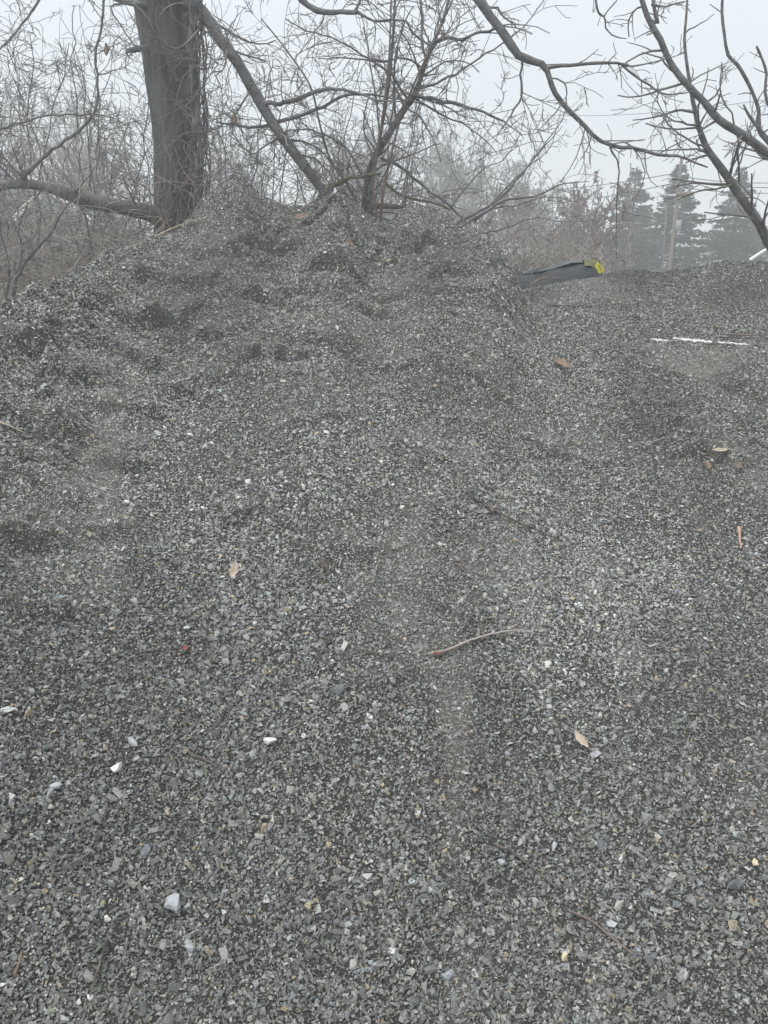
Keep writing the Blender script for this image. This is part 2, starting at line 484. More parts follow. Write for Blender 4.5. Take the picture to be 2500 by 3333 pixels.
# crusted ledges: steep little faces turned downhill (px, py, half width m, height m, tilt, run uphill)
LEDGES = [(870, 832, 0.13, 0.060, 0.5, 0.16), (720, 838, 0.13, 0.045, -0.1, 0.2), (1090, 880, 0.12, 0.060, 0.1, 0.14), (1040, 955, 0.16, 0.035, 0.15, 0.2), (860, 1012, 0.09, 0.045, 0.0, 0.15),
          (480, 915, 0.10, 0.05, 0.1, 0.2), (640, 940, 0.12, 0.04, 0.0, 0.2), (320, 1000, 0.16, 0.04, -0.3, 0.2), (545, 1065, 0.14, 0.055, 0.6, 0.2), (900, 1170, 0.16, 0.035, 0.0, 0.25),
          (250, 1250, 0.10, 0.055, 0.1, 0.2), (80, 1130, 0.09, 0.05, 0.5, 0.2), (330, 1500, 0.16, 0.040, 0.25, 0.2), (210, 1440, 0.10, 0.03, 0.2, 0.12), (120, 1500, 0.08, 0.03, 0, 0.12), (120, 1400, 0.14, 0.04, -0.3, 0.2), (110, 1760, 0.13, 0.06, 0.2, 0.2),
          (380, 1720, 0.09, 0.035, 0.1, 0.12), (1020, 1130, 0.13, 0.035, -0.2, 0.2), (1250, 1190, 0.16, 0.03, -0.2, 0.25), (1600, 1230, 0.15, 0.02, 0.2, 0.25), (1450, 880, 0.12, 0.04, 0.3, 0.16),
          (1640, 868, 0.07, 0.06, 0.5, 0.1), (1350, 800, 0.10, 0.04, 0.2, 0.14), (1240, 850, 0.10, 0.03, 0.0, 0.15), (1540, 960, 0.14, 0.03, 0.3, 0.2), (1180, 1010, 0.14, 0.035, 0.1, 0.2), (780, 690, 0.08, 0.03, 0.2, 0.1),
          (2330, 1500, 0.13, 0.06, 0.1, 0.16), (1850, 1480, 0.2, 0.02, 0.1, 0.25), (800, 1680, 0.08, 0.03, 0, 0.12), (1190, 1800, 0.12, 0.02, 0, 0.15), (420, 1340, 0.14, 0.035, 0.1, 0.2),
          (170, 2010, 0.12, 0.03, 0, 0.15), (1320, 2230, 0.12, 0.022, 0.1, 0.12), (1000, 1380, 0.15, 0.018, 0.3, 0.2), (640, 1260, 0.15, 0.03, 0.5, 0.2), (1310, 950, 0.12, 0.035, -0.2, 0.15),
          (210, 1090, 0.10, 0.045, 0.2, 0.14), (430, 1160, 0.11, 0.04, -0.2, 0.2), (720, 1090, 0.12, 0.03, 0.1, 0.14), (1130, 760, 0.09, 0.03, 0.2, 0.1), (960, 720, 0.08, 0.035, 0, 0.08)]
RCG = np.interp(GT, fine_th, RC)
NEARC = 0.4 + 0.6 * smooth(0.0, 0.3, np.abs(RCG - GR))
GZ = GZ0 + rough_field(GX, GY, GT, GR) * smooth(0.0, 0.5, GR - 0.9) * NEARC
GZ -= 0.015
crust = np.zeros_like(GZ)
for k, (px, py, w_, A, tl, run) in enumerate(LEDGES):
    p = hit(px, py, TH, RR, GZ0)
    r0 = math.hypot(p[0], p[1]); t0 = math.atan2(p[0], p[1])
    lat = (GT - t0) * r0
    wig = 0.035 * fbm(GX * 9 + k * 3.7, GY * 9 + k, 3) + 0.012 * fbm(GX * 40 + k, GY * 40, 2)
    dd = GR - r0 + wig + tl * lat * -0.6
    lw = np.exp(-(lat / w_) ** 4)
    shp = smooth(-0.010, 0.016, dd) * np.exp(-np.maximum(dd, 0) / run)
    pit = np.exp(-((dd + 0.02) / 0.02) ** 2) * 0.2
    GZ += (0.25 + 0.75 * smooth(0.02, 0.25, RCG - GR)) * 1.45 * A * lw * (shp - pit) * (0.75 + 0.5 * fbm(GX * 20 + k, GY * 20, 2))
    crust = np.maximum(crust, lw * smooth(-0.02, 0.02, dd) * np.exp(-np.maximum(dd, 0) / (run * 0.7)))
# hollow with dark rim by the middle peak
for (px, py, w_, A) in ((975, 690, 0.04, 0.04), (1255, 735, 0.05, 0.02)):
    p = hit(px, py, TH, RR, GZ0)
    GZ -= A * np.exp(-((GX - p[0]) ** 2 + (GY - p[1]) ** 2) / w_ ** 2)

fi = 0.52 + 0.8 * fbm(GX * 2.2 + 11, GY * 2.2 + 3, 4) + 0.6 * fbm(GX * 11 + 1, GY * 9 + 30, 3) + 0.8 * fbm(GT * 18 + 3, GR * 1.1 + 8, 3) * smooth(3.6, 2.6, GR)
FIN = 0.65 * smooth(0.35, 1.2, fi) * (1 - 0.5 * smooth(2.6, 3.6, GR))
for (px, py, w_, A) in ((250, 1480, 0.28, 0.9), (120, 1950, 0.22, 0.7), (330, 1900, 0.18, 0.6), (1330, 1800, 0.16, 0.8), (1280, 1900, 0.14, 0.5), (1830, 1930, 0.10, 0.7), (1460, 2360, 0.14, 0.8),
                        (600, 3150, 0.12, 0.6), (560, 2520, 0.09, 0.8), (1280, 1010, 0.22, 0.7), (1230, 1100, 0.14, 0.6), (1100, 2050, 0.14, 0.5), (300, 3240, 0.1, 0.6), (900, 2800, 0.10, 0.5), (1700, 2950, 0.1, 0.5),
                        (1120, 2180, 0.08, 0.8), (2330, 2400, 0.12, 0.5), (1320, 880, 0.2, 0.5), (700, 900, 0.2, 0.4), (600, 2800, 0.1, 0.5)):
    p = hit(px, py, TH, RR, GZ0)
    g = np.exp(-(((GX - p[0]) ** 2 + (GY - p[1]) ** 2) / w_ ** 2))
    FIN = np.clip(FIN + 0.33 * A * g * smooth(-0.25, 0.45, fbm(GX * 7 + px, GY * 7, 3) + 0.35 * g), 0, 1)
for (px, py, w_, A) in ((900, 1560, 0.35, 0.8), (640, 1750, 0.2, 0.5), (500, 2380, 0.22, 0.9), (1900, 1650, 0.3, 0.5), (2350, 2000, 0.3, 0.6), (1150, 2480, 0.2, 0.6), (1700, 2350, 0.2, 0.4), (550, 2820, 0.12, 0.8), (2000, 1350, .3, .5)):
    p = hit(px, py, TH, RR, GZ0)
    g = np.exp(-(((GX - p[0]) ** 2 + (GY - p[1]) ** 2) / w_ ** 2))
    FIN = np.clip(FIN - A * g, 0, 1)
FIN = np.clip(FIN * (1 - 0.55 * smooth(2.8, 3.6, GR)) + 0.35 * crust, 0, 1)


def grid_mesh(name, X, Y, Z, m, parent, attr):
    ni, nj = X.shape
    V = np.stack([X, Y, Z], -1).reshape(-1, 3)
    ii, jj = np.meshgrid(np.arange(ni - 1), np.arange(nj - 1), indexing='ij')
    a = (ii * nj + jj).ravel()
    F = np.stack([a, a + nj, a + nj + 1, a + 1], -1)      # normals up
    return np_mesh(name, V, F[:, ::-1], m, parent, smooth=True, attr=attr)


def hull_template(rng, n, dims):
    import bmesh
    bm = bmesh.new()
    while True:
        P = rng.standard_normal((n, 3)); P /= np.linalg.norm(P, axis=1, keepdims=True)
        P *= rng.uniform(0.86, 1.0, (n, 1)); P *= np.array(dims)
        bm.clear()
        for q in P: bm.verts.new(q)
        res = bmesh.ops.convex_hull(bm, input=bm.verts)
        bm.verts.ensure_lookup_table(); bm.verts.index_update()
        if any(not v.link_faces for v in bm.verts): continue
        V = np.array([v.co[:] for v in bm.verts]); F = np.array([[v.index for v in f.verts] for f in bm.faces])
        if F.ndim == 2 and F.shape[1] == 3 and len(F) == 2 * n - 4: break
    bm.free()
    return V, F


def scatter(name, parent, rng, th, r, TH_, RR_, Z, FINE, size, dims_n, colour, sink, tilt=0.55):
    n = len(th)
    x, y = r * np.sin(th), r * np.cos(th)
    z = lookup(TH_, RR_, Z, th, r)
    e = 0.006

    def hz(X, Y): return lookup(TH_, RR_, Z, np.arctan2(X, Y), np.hypot(X, Y))
    gx = (hz(x + e, y) - hz(x - e, y)) / (2 * e); gy = (hz(x, y + e) - hz(x, y - e)) / (2 * e)
    N = np.stack([-gx, -gy, np.ones(n)], -1); N /= np.linalg.norm(N, axis=1, keepdims=True)
    up = N + tilt * rng.standard_normal((n, 3)); up /= np.linalg.norm(up, axis=1, keepdims=True)
    a = np.cross(up, rng.standard_normal((n, 3))); a /= np.linalg.norm(a, axis=1, keepdims=True)
    b = np.cross(up, a)
    C = np.stack([x, y, z], -1) + N * (sink * size)[:, None]
    Vs, Fs, Cs = [], [], []
    off = 0
    nt_ = 14
    pick = rng.integers(0, nt_, n)
    for k in range(nt_):
        tv, tf = hull_template(rng, dims_n, (0.5, rng.uniform(0.26, 0.44), rng.uniform(0.09, 0.24)))
        sel = np.nonzero(pick == k)[0]
        if not len(sel): continue
        J = 1 + 0.12 * rng.standard_normal((len(sel), len(tv), 1))
        loc = tv[None] * J * size[sel][:, None, None]
        V = C[sel][:, None] + loc[..., 0:1] * a[sel][:, None] + loc[..., 1:2] * b[sel][:, None] + loc[..., 2:3] * up[sel][:, None]
        F = tf[None] + (np.arange(len(sel)) * len(tv))[:, None, None] + off
        off += len(sel) * len(tv)
        Vs.append(V.reshape(-1, 3)); Fs.append(F.reshape(-1, 3)); Cs.append(np.repeat(colour[sel], len(tv), axis=0))
    o = np_mesh(name, np.concatenate(Vs), np.concatenate(Fs), M['stone'], parent, smooth=False, cols=np.concatenate(Cs))
    return o


def stone_cols(rng, n, dust_pale):
    v = np.exp(rng.normal(math.log(0.255), 0.37, n))
    c = v[:, None] * (np.array([[0.99, 1.0, 0.975]]) + rng.normal(0, 0.022, (n, 3)))
    k = rng.random(n)
    lt = k < 0.04; c[lt] = rng.uniform(0.42, 0.62, (lt.sum(), 1)) * np.array([[1.0, 0.985, 0.91]])
    tn = (k > 0.08) & (k < 0.108); c[tn] = rng.uniform(0.7, 1.15, (tn.sum(), 1)) * np.array([[0.46, 0.39, 0.27]])
    wh = (k > 0.12) & (k < 0.123); c[wh] = rng.uniform(0.48, 0.78, (wh.sum(), 1)) * np.array([[1, 1, 0.98]])
    bl = (k > 0.13) & (k < 0.17); c[bl] = c[bl] * np.array([[0.93, 1.0, 1.1]])
    gr = (k > 0.2) & (k < 0.24); c[gr] = c[gr] * np.array([[1.0, 1.04, 0.9]])
    dc = np.array([[0.375, 0.355, 0.32]])
    d = (dust_pale * rng.uniform(0.25, 1.0, n))[:, None]
    return np.clip(c * (1 - d * 0.6) + dc * d * 0.6, 0.01, 0.9)


def cover(name, parent, seed, n, tr, rr, TH_, RR_, Z, FINE, med, sig, lo, hi, nv, keep, sink, dustgain=0.6, tilt=0.55, tone=1.0):
    rng = np.random.default_rng(seed)
    th = rng.uniform(tr[0], tr[1], n)
    r = np.sqrt(rng.uniform(rr[0] ** 2, rr[1] ** 2, n))
    f = lookup(TH_, RR_, FINE, th, r)
    rc = np.interp(th, fine_th, RC)
    edge = np.abs(th) > 0.64
    e = 0.008
    hz = lambda X, Y: lookup(TH_, RR_, Z, np.arctan2(X, Y), np.hypot(X, Y))
    x, y = r * np.sin(th), r * np.cos(th)
    sl = np.sqrt(1 + ((hz(x + e, y) - hz(x - e, y)) ** 2 + (hz(x, y + e) - hz(x, y - e)) ** 2) / (4 * e * e))
    sl = np.clip(sl / 2.6, 0, 1)
    p = sl * keep(f, r, rc) * np.where(edge, 0.55, 1.0)
    s = rng.random(n) < p
    th, r, f = th[s], r[s], f[s]
    n = len(th)
    xx, yy = x[s], y[s]
    dark_mask = smooth(-0.35, 0.55, fbm(xx * 1.7 + 90, yy * 1.2 + 33, 3) + 0.45 * fbm(th * 16 + 7, r * 0.9, 2) + 0.55 * smooth(2.9, 1.5, r) - 0.1)  # stones darker in patches and more so towards the foot
    size = np.clip(np.exp(rng.normal(math.log(med), sig, n)), lo, hi) * (1 + 0.30 * fbm(x[s] * 2.6 + 50, y[s] * 2.6, 3) + 0.12 * smooth(2.3, 1.3, r) - 0.13 * smooth(2.6, 3.6, r))
    return scatter(name, parent, rng, th, r, TH_, RR_, Z, FINE, size, nv, tone * stone_cols(rng, n, np.clip(f * dustgain + 0.08 + 0.25 * smooth(2.7, 3.7, r), 0, 1)) * (1 - 0.34 * dark_mask * (1 - 0.6 * f))[:, None], sink, tilt), n  # dust over the fines; stones also paler towards the crest


pile = empty('gravel_pile', (0, 3.0, 0))
tag(pile, 'tall steep grey crushed gravel pile with three peaks filling the foreground', 'gravel pile')
bed = grid_mesh('packed_fines', GX, GY, GZ, M['bed'], pile, {'fines': FIN.ravel()})
Zs = GZ


def keep_big(f, r, rc): return (1.0 - 0.5 * f) * np.where(r > rc + 0.15, 0.0, 1.0)
def keep_mid(f, r, rc): return (1.0 - 0.12 * f) * np.where(r > rc + 0.12, 0.0, 1.0)
def keep_small(f, r, rc): return np.where(r > rc + 0.08, 0.0, 1.0) * np.where(r < 2.8, 1.0, 0.6) * (0.45 + 0.9 * f)


st_parts = []
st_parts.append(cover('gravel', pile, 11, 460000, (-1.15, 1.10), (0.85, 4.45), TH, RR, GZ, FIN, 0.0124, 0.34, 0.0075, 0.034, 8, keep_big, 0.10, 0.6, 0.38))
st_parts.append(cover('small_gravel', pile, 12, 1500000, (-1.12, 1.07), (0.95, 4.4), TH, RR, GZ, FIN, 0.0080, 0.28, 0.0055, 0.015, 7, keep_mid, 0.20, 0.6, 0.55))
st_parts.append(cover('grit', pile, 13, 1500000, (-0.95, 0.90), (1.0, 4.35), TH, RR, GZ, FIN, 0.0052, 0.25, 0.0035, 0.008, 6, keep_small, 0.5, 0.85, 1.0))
for o, n in st_parts:
    o['kind'] = 'stuff'; print(o.name, n)

# second pile
TH2 = np.linspace(0.02, 0.95, 620)
RR2 = np.concatenate([np.linspace(3.2, 6.6, 420)[:-1], np.linspace(6.6, 9.0, 40)])
HT, HR = np.meshgrid(TH2, RR2, indexing='ij')
HX, HY = HR * np.sin(HT), HR * np.cos(HT)


def pile2(th, r):
    rc = 6.1
    kn = [3.2, 3.75, 4.12, 4.35, 4.62, 4.9]
    py = [2000, 1560, 1215, 1140, 1113, 1088]
    t = smooth(0.35, 1.0, (r - 4.9) / (rc - 4.9))
    te = np.interp(th, fine_th, TE2S) * (1 - t) + np.interp(th, fine_th, TE2) * t
    zc = 1.6 + rc * te
    zk = [1.6 + k * te_of(th, p) for k, p in zip(kn, py)]
    z = zk[0]
    for i in range(len(kn) - 1):
        f = np.clip((r - kn[i]) / (kn[i + 1] - kn[i]), 0, 1)
        z = z + f * (zk[i + 1] - zk[i])
    f = np.clip((r - kn[-1]) / (rc - kn[-1]), 0, 1)
    z = z + (f + 0.03 * np.sin(f * 6.283)) * (zc - zk[-1])
    z = np.where(r > rc, zc - (r - rc) * 0.65, z)
    # its left toe sinks away
    return np.maximum(z, -0.1)


HZ0 = pile2(HT, HR)
HZ = HZ0 - 0.03 + rough_field(HX + 7, HY, HT, HR) * 0.45
for (px, py, w1, w2, A) in ((2330, 1150, 0.13, 0.10, 0.05), (2190, 1135, 0.05, 0.06, 0.03), (2440, 1230, 0.12, 0.07, -0.03), (2150, 1180, 0.08, 0.05, -0.03)):
    p = hit(px, py, TH2, RR2, HZ0, 3.3)
    HZ += A * np.exp(-(((HX - p[0]) / w1) ** 2 + ((HY - p[1]) / w2) ** 2)) * (1 + 0.5 * fbm(HX * 10, HY * 10, 3))
HF = smooth(0.5, 1.0, 0.5 + 0.9 * fbm(HX * 2 + 5, HY * 2 + 30, 4))
HF = np.clip(0.6 * HF + 0.12 * np.exp(-((HR - 4.15) / 0.25) ** 2), 0, 1)
pile_b = empty('gravel_pile', (2.4, 6.0, 0))
tag(pile_b, 'low dark gravel pile at right behind the tall one, beyond the snow strip', 'gravel pile')
grid_mesh('packed_fines', HX, HY, HZ, M['bed'], pile_b, {'fines': HF.ravel()})


def k2(f, r, rc): return (1 - 0.6 * f) * np.where(r > 6.25, 0, 1) * np.where(r < 3.8, 0.3, 1)
def k3(f, r, rc): return np.where(r > 6.2, 0, 1) * np.where(r < 3.8, 0.3, 1)


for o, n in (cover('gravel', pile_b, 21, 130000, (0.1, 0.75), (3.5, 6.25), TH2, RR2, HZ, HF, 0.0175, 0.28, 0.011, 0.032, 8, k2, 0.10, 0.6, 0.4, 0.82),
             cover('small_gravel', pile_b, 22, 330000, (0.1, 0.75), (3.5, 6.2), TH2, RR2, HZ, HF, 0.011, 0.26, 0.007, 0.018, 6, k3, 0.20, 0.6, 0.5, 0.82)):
    o['kind'] = 'stuff'; print(o.name, n)


def on_pile(px, py, lift=0.0):
    p = hit(px, py, TH, RR, GZ)
    p[2] += lift
    return p


def on_pile_b(px, py, lift=0.0):
    p = hit(px, py, TH2, RR2, HZ, 3.3)
    p[2] += lift
    return p


def nrm(p, Z=None, T_=None, R_=None):
    Z = GZ0 if Z is None else Z; T_ = TH if T_ is None else T_; R_ = RR if R_ is None else R_
    f = lambda x, y: float(lookup(T_, R_, Z, np.array([math.atan2(x, y)]), np.array([math.hypot(x, y)]))[0])
    e = 0.03
    n = np.array([-(f(p[0] + e, p[1]) - f(p[0] - e, p[1])) / (2 * e), -(f(p[0], p[1] + e) - f(p[0], p[1] - e)) / (2 * e), 1.0])
    return n / np.linalg.norm(n)


# ------------------------------------------------------------------ ground
g = 260
np_mesh('ground', [(-g, -40, 0), (g, -40, 0), (g, 300, 0), (-g, 300, 0)], [(0, 1, 2, 3)], M['ground'])['kind'] = 'structure'

# ------------------------------------------------------------------ snow strip in the dip
rng = np.random.default_rng(5)


def snow(cpts, name_lab):
    """thin snow sheet following the surface; cpts: list of (px, py_top, py_bottom)"""
    V, F = [], []
    m = 6
    for i, (px, a, b) in enumerate(cpts):
        for j in range(m):
            q = on_pile_b(px, a + (b - a) * j / (m - 1))
            V.append((q[0], q[1], q[2] + (0.001 if 0 < j < m - 1 else -0.010) + 0.009 * rng.random()))
    for i in range(len(cpts) - 1):
        for j in range(m - 1):
            k = i * m + j
            F.append((k, k + 1, k + m + 1, k + m))
    o = np_mesh('snow_patch', V, F, M['snow'], smooth=True)
    s_ = o.modifiers.new('thick', 'SOLIDIFY'); s_.thickness = 0.005; s_.offset = -1
    tag(o, name_lab, 'snow', 'snow left in the dip')
    return o


def snow_strip(x0, x1, yc, h, seed):
    r_ = np.random.default_rng(seed); out = []
    for x in np.linspace(x0, x1, max(6, int((x1 - x0) / 7))):
        t = (x - x0) / (x1 - x0); e = math.sin(math.pi * min(1, max(0, t))) ** 0.5
        hh = h * e * (0.15 + 1.2 * r_.random()) + 0.8
        y = yc(t)
        out.append((x, y - hh / 2, y + hh / 2))
    return out


snow(snow_strip(2116, 2176, lambda t: 1106 + 4 * t, 7, 1), 'small patch of old snow at the left end of the dip')
snow(snow_strip(2190, 2318, lambda t: 1103 + 12 * t, 12, 2), 'widest strip of old white snow between the two gravel piles')
snow(snow_strip(2336, 2440, lambda t: 1116 + 8 * t, 7, 3), 'long thin strip of old snow beside the brown stick at right')

# ------------------------------------------------------------------ the big tree at left
big = empty('bare_tree', at(560, 900, 7.2) * np.array([1, 1, 0]))
tag(big, 'large bare tree with thick dark trunk standing left behind the gravel pile', 'tree')
base = at(585, 905, 7.2)
T = Tubes()
trunk_px = [(590, 1130, 7.2, 0.30), (586, 900, 7.2, 0.225), (582, 760, 7.2, 0.195), (578, 640, 7.2, 0.178), (572, 500, 7.2, 0.172), (560, 350, 7.2, 0.178), (545, 200, 7.2, 0.190), (532, 60, 7.2, 0.21), (530, -20, 7.2, 0.235), (520, -160, 7.2, 0.20),
            (505, -500, 7.3, 0.17), (480, -900, 7.4, 0.13), (470, -1400, 7.5, 0.08)]
ts = limb(T, trunk_px, seg=0.035)
tr = T.build('trunk', M['bark'], big, sides=110)
nv_ = len(tr.data.vertices); co = np.empty(nv_ * 3, np.float32); tr.data.vertices.foreach_get('co', co); co = co.reshape(-1, 110, 3)
cen = co.mean(axis=1, keepdims=True); dv = co - cen; rad = np.linalg.norm(dv, axis=2, keepdims=True)
ang_ = np.broadcast_to((np.arange(110) / 110 * 22)[None], co.shape[:2]); hh_ = co[..., 2]
fur = ridged(ang_ * 1.0 + 0.4 * vnoise(ang_ * .5, hh_ * 3), hh_ * 2.2, 3)
low = fbm(ang_ * .14 + 3, hh_ * 1.3, 2)
flare = 1 + 0.55 * np.exp(-np.maximum(hh_ - 0.9, 0) / 0.45) * (0.35 + 0.5 * (0.5 + 0.5 * np.cos(ang_ / 22 * 6.283 * 5 + 1)))
co = cen + dv * ((1 + .05 * low) * flare + (fur * 0.011 / rad[..., 0]))[..., None]
tr.data.vertices.foreach_set('co', co.astype(np.float32).ravel()); tr.data.update()
rng = np.random.default_rng(101)


def make_limb(name, parent, px, m, twigs=(), sides=9, seed=1, rough=0.05, wob=0.0, k=0.74):
    rg = np.random.default_rng(seed)
    k_ = k
    T = Tubes(); s = limb(T, [(a_, b_, c_, d_ * k_) for a_, b_, c_, d_ in px], rg, wob, seg=0.05)
    o = T.build(name, M[m], parent, sides=sides, rough=rough, seed=seed)
    Tt = Tubes()
    for tw in twigs:
        side_twigs(Tt, rg, s, **tw)
    if Tt.p:
        t = Tt.build('twigs', M['twig'], o, sides=4); t.location = (0, 0, 0); t['kind'] = 'stuff'
    return s, o


def fork(parent, px, seed, tw=6, L=0.3, lev=1, m='branch', bend=(0, 0, -0.2), sides=6, name='branch', wig=0.16, kids=(1, 3)):
    px = [(a, b, Y, r) for a, b, Y, r in px]
    return make_limb(name, parent, px, m, [dict(n=tw, L=L, lev=lev, bend=bend, wig=wig + .1, kids=kids, rmax=0.0043, lo=0.12)] if tw else [], sides=sides, seed=seed, rough=0.07, wob=0.004)


# drooping diagonal limb
diag, _ = make_limb('limb', big, [(560, 60, 7.15, 0.07), (600, 5, 7.1, 0.075), (640, 20, 7.0, 0.068), (690, 80, 6.95, 0.060), (710, 120, 6.9, 0.058), (770, 200, 6.9, 0.056), (845, 330, 6.9, 0.056), (900, 420, 6.85, 0.054),
                              (960, 500, 6.8, 0.054), (1020, 580, 6.8, 0.050), (1060, 640, 6.8, 0.048), (1090, 760, 6.8, 0.04)], 'branch',
                    [dict(n=12, L=0.7, lev=2, bend=(0, 0, -0.35), wig=.3, rmax=.010), dict(n=14, L=0.35, lev=1, wig=.32, rmax=.007)], seed=3)
fork(big, [(845, 335, 6.9, 0.026), (900, 338, 6.8, 0.023), (960, 325, 6.6, 0.021), (1030, 298, 6.5, 0.019), (1095, 288, 6.4, 0.016), (1160, 305, 6.3, 0.012), (1240, 325, 6.2, 0.008), (1330, 330, 6.2, 0.005)], 4, 12, 0.4, 2)
fork(big, [(880, 395, 6.9, 0.018), (950, 385, 6.8, 0.018), (1030, 355, 6.7, 0.016), (1110, 315, 6.6, 0.015), (1190, 306, 6.5, 0.012), (1260, 318, 6.5, 0.008), (1400, 345, 6.4, 0.005)], 5, 10, 0.4, 2)
fork(big, [(890, 405, 6.9, 0.016), (830, 415, 6.9, 0.015), (760, 408, 6.9, 0.012), (700, 398, 6.9, 0.008)], 6, 6, 0.35, 2)
fork(big, [(1090, 700, 6.8, 0.03), (1040, 640, 6.8, 0.028), (1080, 610, 6.8, 0.026), (1120, 585, 6.7, 0.022), (1180, 572, 6.6, 0.018), (1240, 565, 6.5, 0.010)], 7, 8, 0.4, 2, m='moss')
# low left limb and its rising branch
low, _ = make_limb('limb', big, [(560, 720, 7.1, 0.085), (520, 712, 7.0, 0.075), (470, 690, 6.9, 0.062), (380, 672, 6.8, 0.056), (290, 655, 6.8, 0.056), (200, 625, 6.7, 0.046), (120, 602, 6.7, 0.036), (40, 600, 6.6, 0.033), (-80, 610, 6.6, 0.03), (-250, 560, 6.5, 0.02)], 'branch',
                   [dict(n=10, L=0.5, lev=2, bend=(0, 0, 0.3)), dict(n=8, L=0.3, lev=1)], sides=12, seed=8, k=1.0)
fork(big, [(60, 598, 6.65, 0.022), (85, 565, 6.6, 0.022), (130, 520, 6.6, 0.021), (190, 470, 6.6, 0.019), (260, 430, 6.6, 0.016), (310, 360, 6.6, 0.013), (318, 270, 6.6, 0.012), (310, 180, 6.6, 0.012), (330, 90, 6.6, 0.012), (338, -60, 6.6, 0.012)], 9, 14, 0.45, 2)
fork(big, [(245, 645, 6.7, 0.012), (275, 700, 6.7, 0.011), (292, 770, 6.7, 0.010), (305, 850, 6.7, 0.009), (300, 960, 6.7, 0.007)], 10, 5, 0.3, 1)
fork(big, [(535, 150, 7.1, 0.034), (480, 155, 7.05, 0.032), (445, 160, 7.0, 0.03), (425, 165, 6.98, 0.027), (408, 175, 6.95, 0.012)], 11, 3, 0.4, 2, sides=9, name='broken_stub')
fork(big, [(530, 30, 7.1, 0.04), (470, 20, 7.0, 0.035), (400, 0, 7.0, 0.03), (330, -20, 6.9, 0.025), (200, -60, 6.9, 0.02)], 12, 6, 0.5, 2)
fork(big, [(450, 10, 6.9, 0.010), (360, 20, 6.8, 0.009), (390, 80, 6.8, 0.008), (430, 140, 6.8, 0.007), (470, 170, 6.8, 0.005)], 13, 4, 0.3, 1)
fork(big, [(150, -60, 6.4, 0.012), (120, 20, 6.4, 0.012), (70, 80, 6.4, 0.010), (0, 160, 6.4, 0.009), (-80, 240, 6.4, 0.006)], 14, 8, 0.4, 2)
fork(big, [(-60, 440, 6.6, 0.010), (60, 400, 6.6, 0.010), (150, 378, 6.6, 0.009), (260, 374, 6.6, 0.008), (350, 378, 6.6, 0.006), (430, 420, 6.6, 0.004)], 15, 8, 0.35, 2)
# crown limbs that pass over the frame and hang into it
fork(big, [(520, -450, 7.2, 0.09), (700, -430, 6.8, 0.07), (850, -260, 6.4, 0.05), (940, -60, 6.0, 0.030), (1000, 15, 5.9, 0.026), (1060, 38, 5.9, 0.024), (1110, 40, 5.85, 0.020), (1160, 36, 5.8, 0.018)], 16, 8, 0.3, 2, sides=10, name='limb')
fork(big, [(1160, 36, 5.8, 0.014), (1190, 55, 5.8, 0.010), (1220, 70, 5.8, 0.011), (1270, 64, 5.8, 0.010), (1320, 72, 5.8, 0.009), (1370, 130, 5.8, 0.007), (1420, 160, 5.8, 0.005), (1480, 130, 5.8, 0.004)], 17, 9, 0.35, 2)
fork(big, [(1150, 40, 5.8, 0.012), (1170, 10, 5.8, 0.012), (1185, -60, 5.8, 0.012)], 18, 3, 0.2, 1)
fork(big, [(520, -620, 7.2, 0.11), (800, -640, 6.4, 0.09), (1200, -480, 5.6, 0.07), (1450, -150, 5.2, 0.045), (1560, 0, 5.1, 0.036), (1600, 55, 5.1, 0.034), (1640, 110, 5.1, 0.034), (1690, 180, 5.1, 0.031), (1740, 205, 5.1, 0.028), (1780, 222, 5.1, 0.024)], 19, 8, 0.3, 2, sides=10, name='limb')
l2, _ = fork(big, [(1778, 220, 5.1, 0.022), (1795, 280, 5.1, 0.021), (1830, 330, 5.1, 0.020), (1880, 385, 5.1, 0.018), (1930, 435, 5.1, 0.017), (1985, 476, 5.1, 0.016), (2060, 482, 5.1, 0.013), (2140, 498, 5.1, 0.012), (2230, 515, 5.0, 0.010), (2300, 542, 5.0, 0.006)], 20, 16, 0.28, 1, sides=8)
fork(big, [(1778, 222, 5.1, 0.015), (1830, 210, 5.05, 0.013), (1885, 212, 5.0, 0.012), (1940, 203, 5.0, 0.012), (2010, 208, 5.0, 0.010), (2060, 218, 5.0, 0.007), (2110, 205, 5.0, 0.005), (2180, 190, 5.0, 0.004), (2230, 170, 5.0, 0.003)], 21, 9, 0.2, 1)
fork(big, [(2025, 212, 5.0, 0.009), (2070, 250, 5.0, 0.008), (2110, 280, 5.0, 0.007), (2150, 305, 5.0, 0.006), (2210, 310, 5.0, 0.005), (2255, 295, 5.0, 0.004)], 22, 6, 0.18, 1)
fork(big, [(1700, 190, 5.1, 0.010), (1698, 240, 5.1, 0.009), (1695, 300, 5.1, 0.009), (1690, 330, 5.1, 0.008), (1660, 380, 5.1, 0.007), (1620, 440, 5.1, 0.004)], 23, 9, 0.3, 2)
fork(big, [(1793, 255, 5.1, 0.006), (1835, 265, 5.1, 0.006), (1845, 300, 5.1, 0.005), (1848, 340, 5.1, 0.005), (1830, 390, 5.1, 0.004), (1780, 460, 5.1, 0.004), (1730, 520, 5.1, 0.003)], 24, 6, 0.3, 1)
fork(big, [(1985, 478, 5.1, 0.008), (2005, 520, 5.1, 0.006), (2015, 560, 5.1, 0.006), (2010, 640, 5.1, 0.005), (2008, 720, 5.1, 0.004), (2003, 850, 5.1, 0.003)], 25, 5, 0.2, 1, bend=(0, 0, -.4))
fork(big, [(1640, 95, 5.1, 0.010), (1590, 100, 5.1, 0.009), (1550, 105, 5.1, 0.009), (1500, 130, 5.1, 0.009), (1450, 120, 5.15, 0.007), (1400, 150, 5.2, 0.005)], 26, 8, 0.25, 2)
